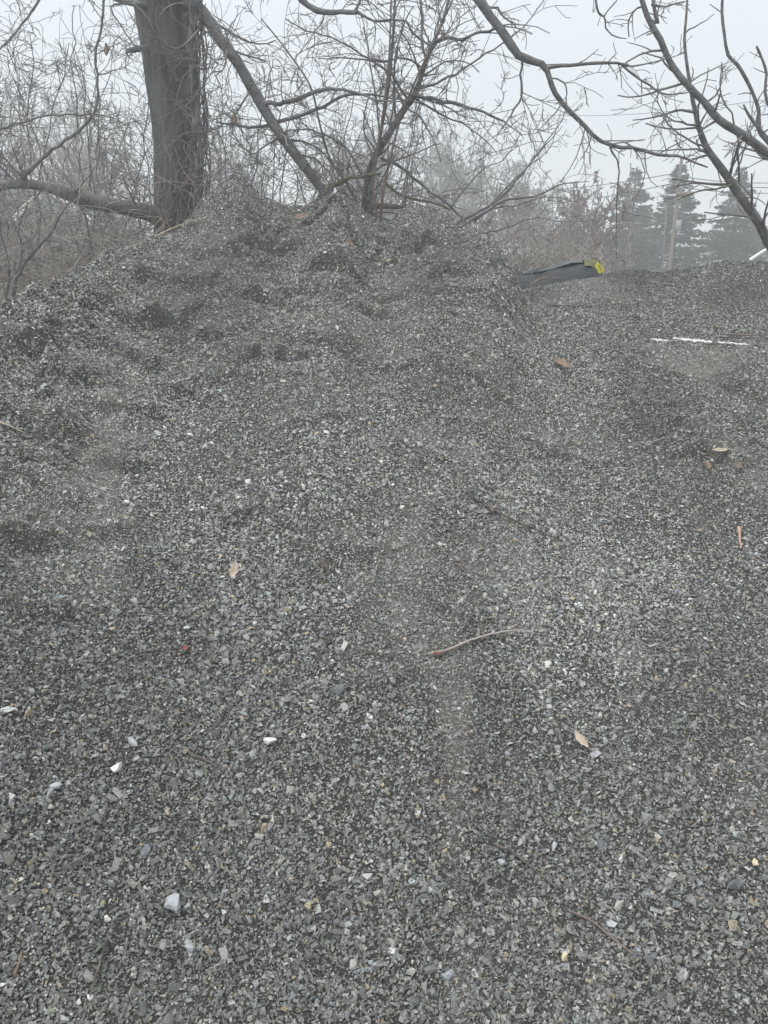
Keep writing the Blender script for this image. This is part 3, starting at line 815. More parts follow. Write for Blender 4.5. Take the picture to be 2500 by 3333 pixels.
fork(big, [(1575, 15, 5.1, 0.009), (1620, 25, 5.1, 0.008), (1640, 60, 5.1, 0.007), (1680, 85, 5.1, 0.004)], 27, 5, 0.15, 1)
fork(big, [(1900, -120, 5.1, 0.012), (1940, -20, 5.1, 0.009), (1945, 35, 5.1, 0.008), (1965, 55, 5.1, 0.007), (1972, 90, 5.1, 0.006), (1990, 115, 5.1, 0.005), (2040, 128, 5.1, 0.003)], 28, 4, 0.15, 1)
fork(big, [(1965, 55, 5.1, 0.006), (1985, 25, 5.1, 0.005), (2005, 0, 5.1, 0.004)], 29, 0)
# limbs that leave at far left and up, out of view, so the tree stays whole from aside
for k, pts in enumerate([[(515, -300, 7.2, .09), (300, -420, 7.0, .07), (0, -500, 6.8, .05), (-300, -480, 6.6, .03)], [(490, -800, 7.3, .09), (700, -1100, 7.6, .06), (900, -1300, 8, .03)], [(480, -950, 7.3, .08), (250, -1200, 7.6, .05), (100, -1400, 8, .03)]]):
    fork(big, pts, 30 + k, 14, 0.8, 2, name='limb')

# vines hanging beside the trunk
rng = np.random.default_rng(9)
T = Tubes()
for k in range(11):
    x0 = 612 + k * 5 + rng.uniform(-4, 4)
    pts = [(x0 - 5, -120, 6.95 + rng.uniform(-.1, .1), 0.007 + 0.012 * (k in (2, 5)))]
    for y in range(0, 700, 60):
        pts.append((x0 + y * 0.035 + rng.uniform(-8, 8), y, 6.95 + rng.uniform(-.06, .06), (0.006 + 0.014 * (k in (2, 5))) * rng.uniform(.8, 1.2)))
    pts.append((x0 + 26, 780, 6.95, 0.005))
    s = limb(T, pts)
    side_twigs(T, rng, s, n=10, L=0.18, lev=1, ang=(0.8, 1.5), wig=0.35, rmax=0.004)
vo = T.build('hanging_vine', M['branch'], None, sides=5)
tag(vo, 'mat of dark woody vines hanging down the right side of the thick trunk', 'vine')
# tangle of thin vines round the trunk's right side
T = Tubes()
for k in range(70):
    p = at(rng.uniform(630, 760), rng.uniform(40, 600), rng.uniform(6.6, 7.1))
    grow(T, rng, p, rng.standard_normal(3) * np.array([1, .5, 1]), rng.uniform(0.25, 0.9), 0.0035, 1, wig=0.32, bend=(0, 0, -0.5), kids=(1, 3), rmin=0.0016)
for k in range(26):
    p = at(rng.uniform(470, 640), rng.uniform(620, 800), rng.uniform(6.5, 6.9))
    grow(T, rng, p, (rng.uniform(-.5, .5), -.1, 1), rng.uniform(0.3, 1.0), 0.004, 1, wig=0.25, kids=(1, 3), rmin=0.0016)
tg = T.build('vine_tangle', M['twig'], None, sides=4)
tag(tg, 'fine tangle of curling vines around the thick trunk', 'vine tangle', kind='stuff')

# pale and reddish canes in front of the trunk foot
def one(name, label, cat, pts, m, sides=6, tw=0, seed=1, L=0.12, group=None, wob=0.002):
    rg = np.random.default_rng(seed); T = Tubes(); s = limb(T, pts, rg, wob, seg=0.04)
    if tw: side_twigs(T, rg, s, n=tw, L=L, lev=0, rmax=0.004)
    o = T.build(name, M[m], None, sides=sides, rough=0.06); tag(o, label, cat, group)
    return o


one('bramble_cane', 'reddish cane arching up before the foot of the thick trunk', 'cane', [(660, 690, 6.2, .006), (630, 600, 6.2, .006), (590, 545, 6.2, .005), (570, 480, 6.2, .004)], 'cane', seed=2, tw=5)
one('bramble_cane', 'straight reddish cane leaning left below the trunk', 'cane', [(610, 735, 6.0, .006), (640, 680, 6.0, .006), (660, 640, 6.0, .005), (680, 560, 6.0, .004)], 'cane', seed=3, tw=4)
one('bramble_cane', 'short bent cane by the left foot of the trunk', 'cane', [(560, 760, 6.0, .006), (545, 725, 6.0, .006), (520, 715, 6.0, .005), (500, 745, 6.0, .004)], 'cane', seed=4, tw=4)

# ------------------------------------------------------------------ many-stemmed tree in the middle
mid = empty('bare_tree', at(1200, 900, 6.8) * np.array([1, 1, 0]))
tag(mid, 'forked bare tree with spreading crossing stems rising behind the middle of the pile', 'tree')
s1, _ = make_limb('stem', mid, [(1170, 1100, 6.9, .06), (1175, 760, 6.9, .045), (1185, 690, 6.9, .045), (1195, 600, 6.9, .045), (1215, 520, 6.85, .042), (1260, 445, 6.8, .044), (1320, 350, 6.8, .042), (1352, 305, 6.7, .036), (1380, 220, 6.6, .026), (1405, 150, 6.6, .022), (1440, 70, 6.5, .017), (1475, -60, 6.5, .014)], 'branch',
                  [dict(n=22, L=0.7, lev=3, kids=(2, 3), bend=(0, 0, -0.15), lo=0.3), dict(n=14, L=0.3, lev=1, lo=0.3)], sides=10, seed=41, k=0.62)
make_limb('stem', mid, [(1210, 800, 6.9, .045), (1205, 640, 6.8, .03), (1215, 560, 6.8, .026), (1240, 430, 6.7, .02), (1262, 300, 6.6, .018), (1275, 180, 6.6, .016), (1283, 60, 6.5, .014), (1290, -80, 6.5, .013)], 'branch',
          [dict(n=14, L=0.6, lev=2, bend=(0, 0, -0.1), lo=0.3)], seed=42, k=0.68)
make_limb('stem', mid, [(1215, 800, 6.7, .025), (1225, 700, 6.6, .018), (1215, 600, 6.6, .015), (1230, 480, 6.6, .013), (1252, 330, 6.5, .011), (1268, 160, 6.5, .01), (1275, -50, 6.5, .009)], 'cane', [dict(n=10, L=0.4, lev=1)], seed=43, k=0.68)
make_limb('stem', mid, [(1235, 800, 6.7, .025), (1245, 640, 6.6, .016), (1270, 520, 6.6, .014), (1300, 400, 6.6, .012), (1345, 280, 6.5, .011), (1400, 160, 6.5, .01), (1460, 30, 6.5, .009), (1500, -60, 6.5, .009)], 'cane', [dict(n=10, L=0.4, lev=1)], seed=44, k=0.68)
make_limb('stem', mid, [(1180, 700, 6.8, .022), (1130, 600, 6.8, .016), (1075, 520, 6.8, .013), (1040, 400, 6.7, .011), (1010, 280, 6.7, .01), (930, 160, 6.7, .008), (850, 60, 6.6, .006)], 'branch', [dict(n=14, L=0.5, lev=2)], seed=45, k=0.68)
fork(mid, [(1350, 310, 6.7, .022), (1390, 318, 6.6, .020), (1460, 332, 6.4, .017), (1530, 352, 6.3, .014), (1590, 372, 6.2, .012), (1640, 395, 6.2, .008), (1700, 440, 6.1, .005)], 46, 12, .4, 2)
fork(mid, [(1240, 515, 6.8, .018), (1300, 540, 6.7, .016), (1360, 590, 6.7, .014), (1420, 640, 6.6, .012), (1480, 680, 6.6, .010), (1520, 730, 6.6, .008)], 47, 8, .4, 2)
fork(mid, [(1250, 590, 6.8, .018), (1290, 630, 6.7, .016), (1340, 645, 6.6, .014), (1400, 660, 6.6, .011), (1460, 680, 6.6, .008)], 48, 6, .4, 2, m='moss')
fork(mid, [(1200, 680, 6.8, .035), (1230, 672, 6.8, .03), (1280, 672, 6.8, .024), (1330, 680, 6.8, .018)], 49, 6, .3, 1)
fork(mid, [(1360, 290, 6.6, .016), (1420, 270, 6.5, .012), (1500, 230, 6.4, .010), (1580, 175, 6.4, .008), (1680, 110, 6.3, .006), (1750, 30, 6.3, .005), (1790, -40, 6.3, .005)], 50, 8, .35, 1)
fork(mid, [(1395, 180, 6.6, .014), (1440, 125, 6.5, .012), (1490, 130, 6.4, .010), (1560, 105, 6.4, .008), (1620, 108, 6.3, .005)], 51, 6, .3, 1)
fork(mid, [(1380, 230, 6.6, .012), (1320, 190, 6.5, .010), (1240, 200, 6.5, .008), (1150, 190, 6.4, .007), (1040, 190, 6.4, .005)], 52, 9, .3, 2)
fork(mid, [(1330, 330, 6.7, .014), (1270, 240, 6.5, .011), (1180, 180, 6.5, .009), (1100, 130, 6.4, .007), (1000, 100, 6.4, .006), (930, 60, 6.4, .005)], 53, 10, .35, 2)
fork(mid, [(1350, 320, 6.7, .012), (1430, 370, 6.6, .010), (1500, 400, 6.6, .008), (1560, 440, 6.5, .006), (1620, 500, 6.5, .004)], 54, 9, .35, 2)
fork(mid, [(1200, 600, 6.8, .012), (1120, 480, 6.8, .010), (1000, 420, 6.8, .008), (900, 440, 6.8, .006)], 55, 10, .35, 2)

# ------------------------------------------------------------------ low fan of branches right of the middle (fallen crown)
fan = empty('fallen_branch', at(1560, 800, 9.5) * np.array([1, 1, 0]))
tag(fan, 'fallen bare limb fanning its long shoots to the right behind the pile', 'fallen branch')
for k, (pts, sd) in enumerate([([(1400, 780, 8, .035), (1500, 720, 8, .034), (1600, 665, 7.9, .03), (1680, 590, 7.8, .022), (1760, 490, 7.7, .012), (1830, 410, 7.6, .006)], 60),
                               ([(1540, 720, 8, .03), (1640, 655, 7.9, .025), (1740, 640, 7.8, .018), (1830, 600, 7.7, .012), (1920, 590, 7.6, .006)], 61),
                               ([(1500, 740, 8, .02), (1600, 680, 7.9, .02), (1680, 670, 7.8, .014), (1780, 640, 7.8, .010), (1880, 660, 7.8, .005)], 62),
                               ([(1520, 770, 8, .02), (1640, 745, 7.8, .014), (1700, 720, 7.6, .012), (1750, 708, 7.5, .010), (1830, 722, 7.4, .009), (1940, 718, 7.4, .006)], 63),
                               ([(1600, 660, 8, .018), (1700, 560, 7.8, .012), (1790, 480, 7.6, .008), (1830, 340, 7.6, .005)], 64),
                               ([(1450, 700, 8, .016), (1560, 560, 7.8, .012), (1640, 520, 7.8, .008), (1700, 420, 7.6, .005)], 65)]):
    pts = [(x, y, Y + 1.5, r * .72) for x, y, Y, r in pts]
    fork(fan, pts, sd, 9, 0.4, 2, name='shoot')

# ------------------------------------------------------------------ the tree at the right edge
rt = empty('bare_tree', at(2560, 900, 6.0) * np.array([1, 1, 0]))
tag(rt, 'bare tree leaning in from the right edge with two long crossing limbs', 'tree')
rs, _ = make_limb('trunk', rt, [(2640, 1200, 6.0, .07), (2560, 900, 6.0, .06), (2500, 785, 6.0, .044), (2460, 710, 6.0, .040), (2410, 640, 6.0, .038), (2370, 580, 6.0, .036), (2330, 525, 6.0, .034), (2300, 480, 6.0, .028), (2275, 415, 6.0, .022), (2262, 360, 6.0, .020), (2250, 300, 6.0, .017),
                        (2235, 200, 6.0, .014), (2228, 130, 6.0, .012), (2235, 40, 6.0, .010), (2240, -60, 6.0, .009)], 'branch', [dict(n=10, L=0.4, lev=1, lo=.35), dict(n=8, L=0.25, lev=0, lo=.3)], sides=12, seed=71)
make_limb('limb', rt, [(2900, 900, 6.0, .06), (2640, 600, 5.9, .05), (2500, 500, 5.8, .040), (2420, 440, 5.8, .036), (2340, 390, 5.8, .034), (2290, 330, 5.8, .030), (2230, 270, 5.8, .028), (2180, 200, 5.8, .026), (2150, 130, 5.8, .026), (2120, 80, 5.8, .024), (2095, 20, 5.8, .022), (2070, -80, 5.8, .02)], 'branch',
          [dict(n=12, L=0.35, lev=1, lo=.3)], sides=12, seed=72)
make_limb('limb', rt, [(2120, 70, 5.8, .02), (2140, 75, 5.8, .018), (2130, 30, 5.8, .015), (2120, -40, 5.8, .013)], 'branch', [dict(n=4, L=0.2, lev=1)], seed=73)
make_limb('limb', rt, [(2900, 800, 5.6, .05), (2600, 560, 5.6, .03), (2500, 460, 5.6, .022), (2470, 420, 5.6, .020), (2470, 360, 5.6, .015), (2440, 280, 5.6, .014), (2400, 210, 5.6, .015), (2370, 180, 5.6, .014), (2358, 110, 5.6, .012), (2350, 40, 5.6, .012), (2356, -60, 5.6, .01)], 'branch',
          [dict(n=8, L=0.12, lev=0, lo=.3)], seed=74)
make_limb('limb', rt, [(2800, 500, 5.5, .03), (2560, 420, 5.5, .02), (2510, 360, 5.5, .013), (2490, 300, 5.5, .012), (2495, 240, 5.5, .011), (2480, 190, 5.5, .010), (2462, 150, 5.5, .009)], 'branch', [dict(n=6, L=0.1, lev=0, lo=.3)], seed=75)
make_limb('limb', rt, [(2520, 480, 5.6, .02), (2480, 430, 5.6, .016), (2440, 380, 5.6, .012), (2420, 340, 5.6, .008)], 'branch', [dict(n=3, L=0.1, lev=0)], seed=76)
fork(rt, [(2370, 590, 6.0, .014), (2395, 500, 5.9, .010), (2400, 430, 5.9, .008), (2375, 370, 5.9, .007), (2345, 300, 5.9, .006), (2350, 200, 5.9, .004)], 77, 4, .2, 1)
fork(rt, [(2260, 365, 6.0, .012), (2200, 360, 5.9, .009), (2130, 385, 5.9, .007), (2060, 392, 5.9, .005)], 78, 6, .2, 1)
fork(rt, [(2275, 410, 6.0, .010), (2220, 400, 5.9, .008), (2170, 385, 5.9, .006), (2140, 330, 5.9, .005), (2140, 270, 5.9, .003)], 79, 6, .25, 1)
fork(rt, [(2300, 480, 6.0, .010), (2250, 460, 5.9, .008), (2190, 420, 5.9, .006), (2160, 380, 5.9, .004)], 80, 6, .25, 1)
fork(rt, [(2300, 490, 6.0, .010), (2230, 485, 5.9, .007), (2150, 490, 5.9, .005), (2090, 482, 5.9, .003)], 81, 4, .2, 1)
fork(rt, [(2240, 270, 5.8, .012), (2180, 225, 5.9, .009), (2150, 190, 5.9, .007), (2090, 170, 5.9, .004)], 82, 0, .2, 1)
fork(rt, [(2228, 110, 5.9, .008), (2260, 85, 5.9, .006), (2300, 65, 5.9, .004), (2322, 45, 5.9, .003)], 83, 0, .2, 1)
fork(rt, [(2395, 595, 6.0, .010), (2330, 615, 5.9, .009), (2260, 625, 5.9, .007), (2200, 650, 5.9, .005)], 84, 4, .2, 1, m='moss')
fork(rt, [(2290, 340, 5.8, .010), (2330, 310, 5.8, .008), (2350, 260, 5.8, .006), (2352, 210, 5.8, .004)], 85, 4, .15, 1)
fork(rt, [(2405, 590, 6.0, .010), (2405, 480, 5.9, .008), (2440, 430, 5.9, .006), (2480, 390, 5.9, .004)], 86, 4, .2, 1)
fork(rt, [(2120, 15, 5.8, .010), (2170, 20, 5.8, .008), (2230, 5, 5.8, .005)], 87, 5, .15, 1)
fork(rt, [(2395, 560, 5.9, .008), (2420, 500, 5.9, .007), (2440, 420, 5.9, .005), (2450, 330, 5.9, .003)], 88, 4, .2, 1)

# ------------------------------------------------------------------ thicket at left: shrubs
def shrub(px, Y, top, spread, n, seed, label, m='twig', lev=3, r=0.012, kids=(2, 4), L0=0.8, group=None, lean=0):
    b = at(px, 1000, Y); b[2] = 0
    e = empty('bare_shrub', b); tag(e, label, 'shrub', group)
    rg = np.random.default_rng(seed)
    H = at(px, top, Y)[2]
    T = Tubes(); Tt = Tubes()
    for k in range(n):
        dx = rg.uniform(-1, 1) * spread; dy = rg.uniform(-1, 1) * spread * 0.6
        h = H * rg.uniform(0.65, 1.05)
        c = np.array([[b[0] + dx * .1, b[1] + dy * .1, -0.05, r], [b[0] + dx * .35 + rg.normal(0, .06), b[1] + dy * .3, h * .35, r * .85], [b[0] + dx * .65 + rg.normal(0, .1), b[1] + dy * .6, h * .7, r * .6],
                      [b[0] + dx + lean * .5 + rg.normal(0, .1), b[1] + dy, h, r * .35], [b[0] + dx * 1.5 + lean, b[1] + dy * 1.3, h * rg.uniform(.85, 1.02), r * .18]])
        s = spline(c, 0.12); s[1:, :3] += rg.normal(0, .016, (len(s) - 1, 3))
        T.add(s[:, :3], s[:, 3])
        side_twigs(Tt, rg, s, n=12, L=L0, lev=lev - 1, lo=.2, kids=kids, wig=.30, bend=(0, 0, -.15), rmax=.007, rmin=0.0028)
    T.build('stems', M['branch'], e, sides=5)
    t = Tt.build('twigs', M[m], e, sides=3); t['kind'] = 'stuff'
    return e


shrub(60, 9.0, 120, 1.0, 9, 201, 'tall bare shrub at the left edge behind the low limb')
shrub(250, 8.6, 60, 0.9, 10, 202, 'dense bare shrub between the left edge and the thick trunk')
shrub(420, 9.4, 90, 0.9, 9, 203, 'tangled bare shrub just left of the thick trunk')
shrub(740, 8.6, 160, 0.7, 7, 204, 'thin bare shrub between the thick trunk and the leftmost peak')
shrub(960, 9.2, 260, 0.9, 8, 205, 'bare shrub filling the gap under the diagonal limb')
shrub(1180, 10.0, 330, 1.1, 9, 206, 'bare shrub behind the forked tree stems')
shrub(-250, 8.6, 200, 1.0, 6, 207, 'bare shrub partly beyond the left edge')
shrub(1420, 10.5, 560, 1.1, 6, 208, 'low bare shrub behind the rightmost peak')
# foreground sapling at the lower left
sap = empty('bare_sapling', at(50, 930, 5.6)); tag(sap, 'small dark forked sapling rising from the brush at lower left', 'sapling')
for k, (p, sd) in enumerate([([(-30, 1200, 5.6, .03), (40, 960, 5.6, .022), (60, 890, 5.6, .02), (110, 820, 5.6, .017), (160, 765, 5.6, .014), (200, 700, 5.6, .010), (230, 650, 5.6, .005)], 210),
                             ([(20, 1000, 5.6, .015), (30, 880, 5.6, .012), (15, 800, 5.6, .010), (0, 720, 5.6, .008), (-10, 640, 5.6, .005)], 211),
                             ([(60, 900, 5.6, .012), (70, 820, 5.6, .01), (60, 740, 5.6, .008), (90, 660, 5.6, .005)], 212)]):
    fork(sap, p, sd, 9, .35, 1, name='stem')

# undergrowth
def brush(name, label, x0, x1, y0, y1, n, hmax, seed, m='brush', r=0.0035, L=(0.5, 1.3)):
    rg = np.random.default_rng(seed); T = Tubes()
    for k in range(n):
        Y = rg.uniform(y0, y1); t_ = rg.uniform(0, 1)
        x = (x0 + (x1 - x0) * t_) * Y
        h = rg.uniform(0, hmax) ** 1.0 * (0.75 + 0.35 * math.sin(x * 2.3 + Y))
        d = (rg.normal(0, .7), rg.normal(0, .4), rg.uniform(.0, 1.2))
        grow(T, rg, np.array([x, Y, max(0, h)]), d, rg.uniform(*L), r * (1 + (Y - 7) * 0.08), 1, wig=.22, bend=(0, 0, -.7), kids=(2, 4), rmin=0.0025 * (1 + (Y - 7) * .1))
    o = T.build(name, M[m], None, sides=3); tag(o, label, 'undergrowth', kind='stuff')
    return o


brush('undergrowth', 'brown tangled undergrowth below the low limb at left', -0.62, -0.20, 6.3, 10.5, 2500, 2.15, 301)
brush('undergrowth', 'brown brambles round the foot of the trees behind the pile', -0.22, 0.16, 6.8, 12, 900, 1.7, 302, 'twig')
brush('undergrowth', 'pale thin stems in front of the left end of the tarpaulin bundle', 0.165, 0.225, 7.0, 7.4, 60, 1.75, 306)
brush('undergrowth', 'grey-brown brambles right of the pile behind the dark tarpaulin', 0.10, 0.255, 9.5, 15, 2600, 1.8, 303)
brush('undergrowth', 'thin distant brush under the spruces at right', 0.24, 0.60, 20, 34, 1500, 1.3, 304, 'far', 0.012, (0.8, 2.0))
brush('undergrowth', 'thin distant brush beyond the yard at left', -0.75, -0.2, 16, 26, 1300, 1.6, 305, 'far', 0.01, (0.8, 2.0))


# ------------------------------------------------------------------ far bare trees
def far_tree(px, top, width, Y, seed, label, m='far', lev=4, r0=None, round_=0.8, n0=13, rm=0.005, base_y=None, thick=1.0):
    b = at(px, 1000, Y); b[2] = 0
    H = at(px, top, Y)[2]; Wd = width / FPX * Y
    e = empty('bare_tree', b); tag(e, label, 'tree', 'bare trees in the fog')
    rg = np.random.default_rng(seed)
    r0 = (r0 or H * 0.017) * thick; rm *= 1.6 if px in (1190, 1480, 1690) else 1.35; n0 = 13 if px in (1190, 1480, 1690) else n0
    c = np.array([[b[0], b[1], -.1, r0], [b[0] + rg.normal(0, .1), b[1], H * .2, r0 * .8], [b[0] + rg.normal(0, .2), b[1], H * .5, r0 * .5], [b[0] + rg.normal(0, .2), b[1], H * .95, r0 * .1]])
    s = spline(c, 0.4); T = Tubes(); T.add(s[:, :3], s[:, 3]); T.build('trunk', M['branch'], e, sides=7)
    Tt = Tubes()
    cz, az_, ar = H * .62, H * .46, Wd * .54
    for k in range(n0 * 5):
        f = rg.uniform(.10, .62); i = int(f * (len(s) - 1)); az = rg.uniform(0, 6.283)
        el = rg.uniform(.05 + f * .5, 1.5)
        d = np.array([math.cos(az) * math.cos(el), math.sin(az) * math.cos(el), math.sin(el)])
        # reach to the ellipsoid of the crown
        o_ = np.array([0, 0, s[i, 2] - cz]); sc_ = np.array([1 / ar, 1 / ar, 1 / az_])
        A = np.dot(d * sc_, d * sc_); B = 2 * np.dot(o_ * sc_, d * sc_); Cc = np.dot(o_ * sc_, o_ * sc_) - 1
        L = (-B + math.sqrt(max(0.0, B * B - 4 * A * Cc))) / (2 * A)
        L = max(.3, L * rg.uniform(.72, 1.03))
        grow(Tt, rg, s[i, :3], d, L, s[i, 3] * .42, lev - 1, wig=.11, bend=(0, 0, .05), ratio=.40, kids=(4, 7), ang=(.35, .95), seg=L / 5, rmin=rm)
    t = Tt.build('crown', M[m], e, sides=3)
    return e


far_tree(1190, 370, 400, 44, 401, 'rounded bare tree in fog straight behind the forked stems', rm=.007)
far_tree(1480, 400, 360, 48, 402, 'broad foggy bare tree right of the forked stems', rm=.008)
far_tree(1690, 530, 260, 44, 403, 'small twiggy bare tree right of the piles peaks in fog', rm=.007)
far_tree(1900, 610, 280, 25.1, 404, 'reddish twigged bare tree left of the spruces', 'farred', rm=.009)
far_tree(1800, 690, 200, 34.3, 405, 'lower bare tree between the small twiggy tree and the reddish one', rm=.008)
far_tree(30, 210, 420, 40, 406, 'tall pale bare tree in the fog at the far left', rm=.006)
far_tree(300, 330, 380, 48, 407, 'bare tree in the fog behind the left thicket', rm=.007)
far_tree(1570, 690, 200, 23.8, 408, 'low twiggy bare tree behind the right shoulder of the pile', rm=.006)
far_tree(2400, 720, 200, 46, 409, 'grey bare tree between the two rightmost spruces', rm=.01)
far_tree(2070, 720, 190, 40, 410, 'thin bare tree in front of the leftmost spruce', rm=.008, lev=3)
far_tree(800, 430, 330, 44, 411, 'bare tree in the fog behind the leftmost peak', rm=.006)


# ------------------------------------------------------------------ spruces
def spruce(px, top, width, Y, seed, label):
    b = at(px, 1000, Y); b[2] = 0
    H = at(px, top, Y)[2]; Rm = width / FPX * Y / 2
    e = empty('spruce_tree', b); tag(e, label, 'spruce', 'spruces in the fog')
    rg = np.random.default_rng(seed)
    T = Tubes(); c = np.array([[b[0], b[1], -.1, .17], [b[0], b[1], H * .5, .10], [b[0], b[1], H, .015]]); s = spline(c, .5); T.add(s[:, :3], s[:, 3]); T.build('trunk', M['bark'], e, sides=8)
    V, F = [], []; T = Tubes()
    z = H * 0.985
    while z > 0.5:
        f = 1 - z / H
        R = Rm * min(1.0, (0.0 + 1.30 * f ** 0.95)) * rg.uniform(.66, 1.12)
        nb = int(5 + 6 * min(1, f * 2.2))
        a0 = rg.uniform(0, 6.28)
        for k in range(nb):
            if rg.random() < 0.07: continue
            az = a0 + k * 6.283 / nb + rg.normal(0, .2); Rk = R * rg.uniform(.6, 1.18) + 0.05
            m = 6; cx, cy = math.cos(az), math.sin(az)
            tt = np.linspace(0, 1, m)
            sag = -0.22 * Rk * (tt ** 1.2) + 0.16 * Rk * tt ** 3 * rg.uniform(.5, 1.6)
            z1 = z + rg.normal(0, .05)
            P = np.stack([b[0] + cx * Rk * tt, b[1] + cy * Rk * tt, z1 + sag], -1)
            T.add(P, np.linspace(.02, .005, m))
            nc = int(16 + Rk * 58)
            for q in range(nc):
                t = rg.uniform(.12, 1.0) ** .8
                p = np.array([b[0] + cx * Rk * t, b[1] + cy * Rk * t, z1 + np.interp(t, tt, sag)])
                wdt = Rk * .28 * (1.1 - t) + .07
                lat = rg.uniform(-1, 1) * wdt
                p = p + np.array([-cy * lat, cx * lat, rg.normal(0, .03) - abs(lat) * .25])
                L = rg.uniform(.09, .19); w = rg.uniform(.016, .036)
                dr = unit(np.array([cx * .8 - cy * np.sign(lat) * .6, cy * .8 + cx * np.sign(lat) * .6, rg.uniform(-.75, .25)]))
                sd = unit(np.cross(dr, rg.standard_normal(3)))
                up_ = np.cross(dr, sd)
                i = len(V)
                V += [p, p + dr * L * .5 + sd * w, p + dr * L, p + dr * L * .5 - sd * w, p + dr * L * .45 + up_ * w * .8, p + dr * L * .45 - up_ * w * .8]
                F += [(i, i + 1, i + 2, i + 3), (i, i + 4, i + 2, i + 5)]
        z -= rg.uniform(.13, .22) * (1 + f * .4)
    T.build('branches', M['branch'], e, sides=3)
    np_mesh('needles', V, F, M['needle'], e)
    return e


spruce(2035, 545, 330, 37.2, 501, 'leftmost and thinnest spruce in the fog at right')
spruce(2172, 530, 330, 33.6, 502, 'tall dense spruce right behind the leaning utility pole')
spruce(2362, 543, 330, 34.5, 503, 'broad dark spruce behind the leaning right trunk')
spruce(2530, 640, 260, 36.3, 504, 'dark spruce cut off by the right edge')


# ------------------------------------------------------------------ poles and lines
def pole(p0, p1, r, label, arm=None, box=None):
    a, b = at(*p0), at(*p1)
    d = (b - a); k = (0 - a[2]) / d[2]; foot = a + d * k
    e = empty('utility_pole', foot); tag(e, label, 'utility pole')
    T = Tubes(); T.add(np.array([foot, foot + (b - foot) * .5, b]), np.array([r * 1.1, r, r * .85])); 
    o = T.build('post', M['pole'], e, sides=12)
    ax = unit(b - foot)
    if arm:
        for (t, L0, L1) in arm:
            c = foot + (b - foot) * t + np.array([0, -r * 1.6, 0])
            T = Tubes(); T.add(np.array([c + np.array([L0, 0, 0.0]), c + np.array([L1, 0, 0.02])]), np.array([.05, .05])); T.build('crossarm', M['pole'], e, sides=4)
            for q in (L0 + .1, L1 - .1):
                T = Tubes(); cc = c + np.array([q, 0, .05]); T.add(np.array([cc, cc + [0, 0, .06], cc + [0, 0, .07], cc + [0, 0, .16]]), np.array([.03, .03, .06, .04])); T.build('insulator', M['steel'], e, sides=8)
    if box:
        c = foot + (b - foot) * box[0] + np.array([box[1], -.1, 0]); h = box[2]; w = box[3]
        T = Tubes(); T.add(np.array([c - ax * h, c - ax * h * .98, c - ax * h * .95, c, c + ax * h * .9, c + ax * h * .95, c + ax * h]), np.array([.01, w * .9, w, w, w, w * .85, .01])); T.build('transformer', M['steel'], e, sides=16)
    return e, foot, b


ep, f0, b0 = pole((2180, 868, 26), (2219, 515, 26), 0.052, 'brown leaning utility pole with pale transformer standing before the tall spruce', arm=[(.80, -.05, .42)], box=(.62, .09, .15, .085))
e2, f1, b1 = pole((2158, 860, 27), (2170, 660, 27), 0.026, 'slim pale pole close left of the leaning utility pole')
e3, f2, b2 = pole((2051, 900, 29), (2053, 530, 29), 0.022, 'thin grey pole in front of the leftmost spruce')


def wire(p0, p1, label, r=0.012, sag=0.6):
    a, b = at(*p0), at(*p1); t = np.linspace(0, 1, 24)[:, None]
    P = a * (1 - t) + b * t; P[:, 2] -= (4 * t * (1 - t))[:, 0] * sag
    T = Tubes(); T.add(P, np.full(24, r)); o = T.build('power_line', M['wire'], None, sides=4)
    tag(o, label, 'power line', 'power lines')


wire((1725, 372, 40), (2700, 290, 26), 'long thin power line rising to the right above the spruces', .010, .3)
wire((1500, 595, 60), (2219, 560, 26), 'power line running left from the top of the leaning pole', .013, .5)
wire((1500, 640, 60), (2219, 590, 26), 'lower power line running left from the leaning pole', .013, .6)
wire((2219, 575, 26), (2900, 545, 27), 'power line running right from the leaning pole behind the trunk', .011, .3)
wire((2219, 590, 26), (2900, 560, 27), 'middle power line running right from the leaning pole', .011, .3)
wire((2222, 612, 26), (2900, 600, 27), 'lowest power line running right from the leaning pole', .011, .2)
wire((500, 430, 60), (1200, 440, 60), 'faint level line seen left of the forked stems', .016, .1)


# ------------------------------------------------------------------ buildings
def box_mesh(name, c, s, m, parent, bevel=0.0):
    x, y, z = c; a, b, h = s[0] / 2, s[1] / 2, s[2] / 2
    V = [(x + i * a, y + j * b, z + k * h) for k in (-1, 1) for j in (-1, 1) for i in (-1, 1)]
    F = [(0, 2, 3, 1), (4, 5, 7, 6), (0, 1, 5, 4), (2, 6, 7, 3), (0, 4, 6, 2), (1, 3, 7, 5)]
    return np_mesh(name, V, F, m, parent)


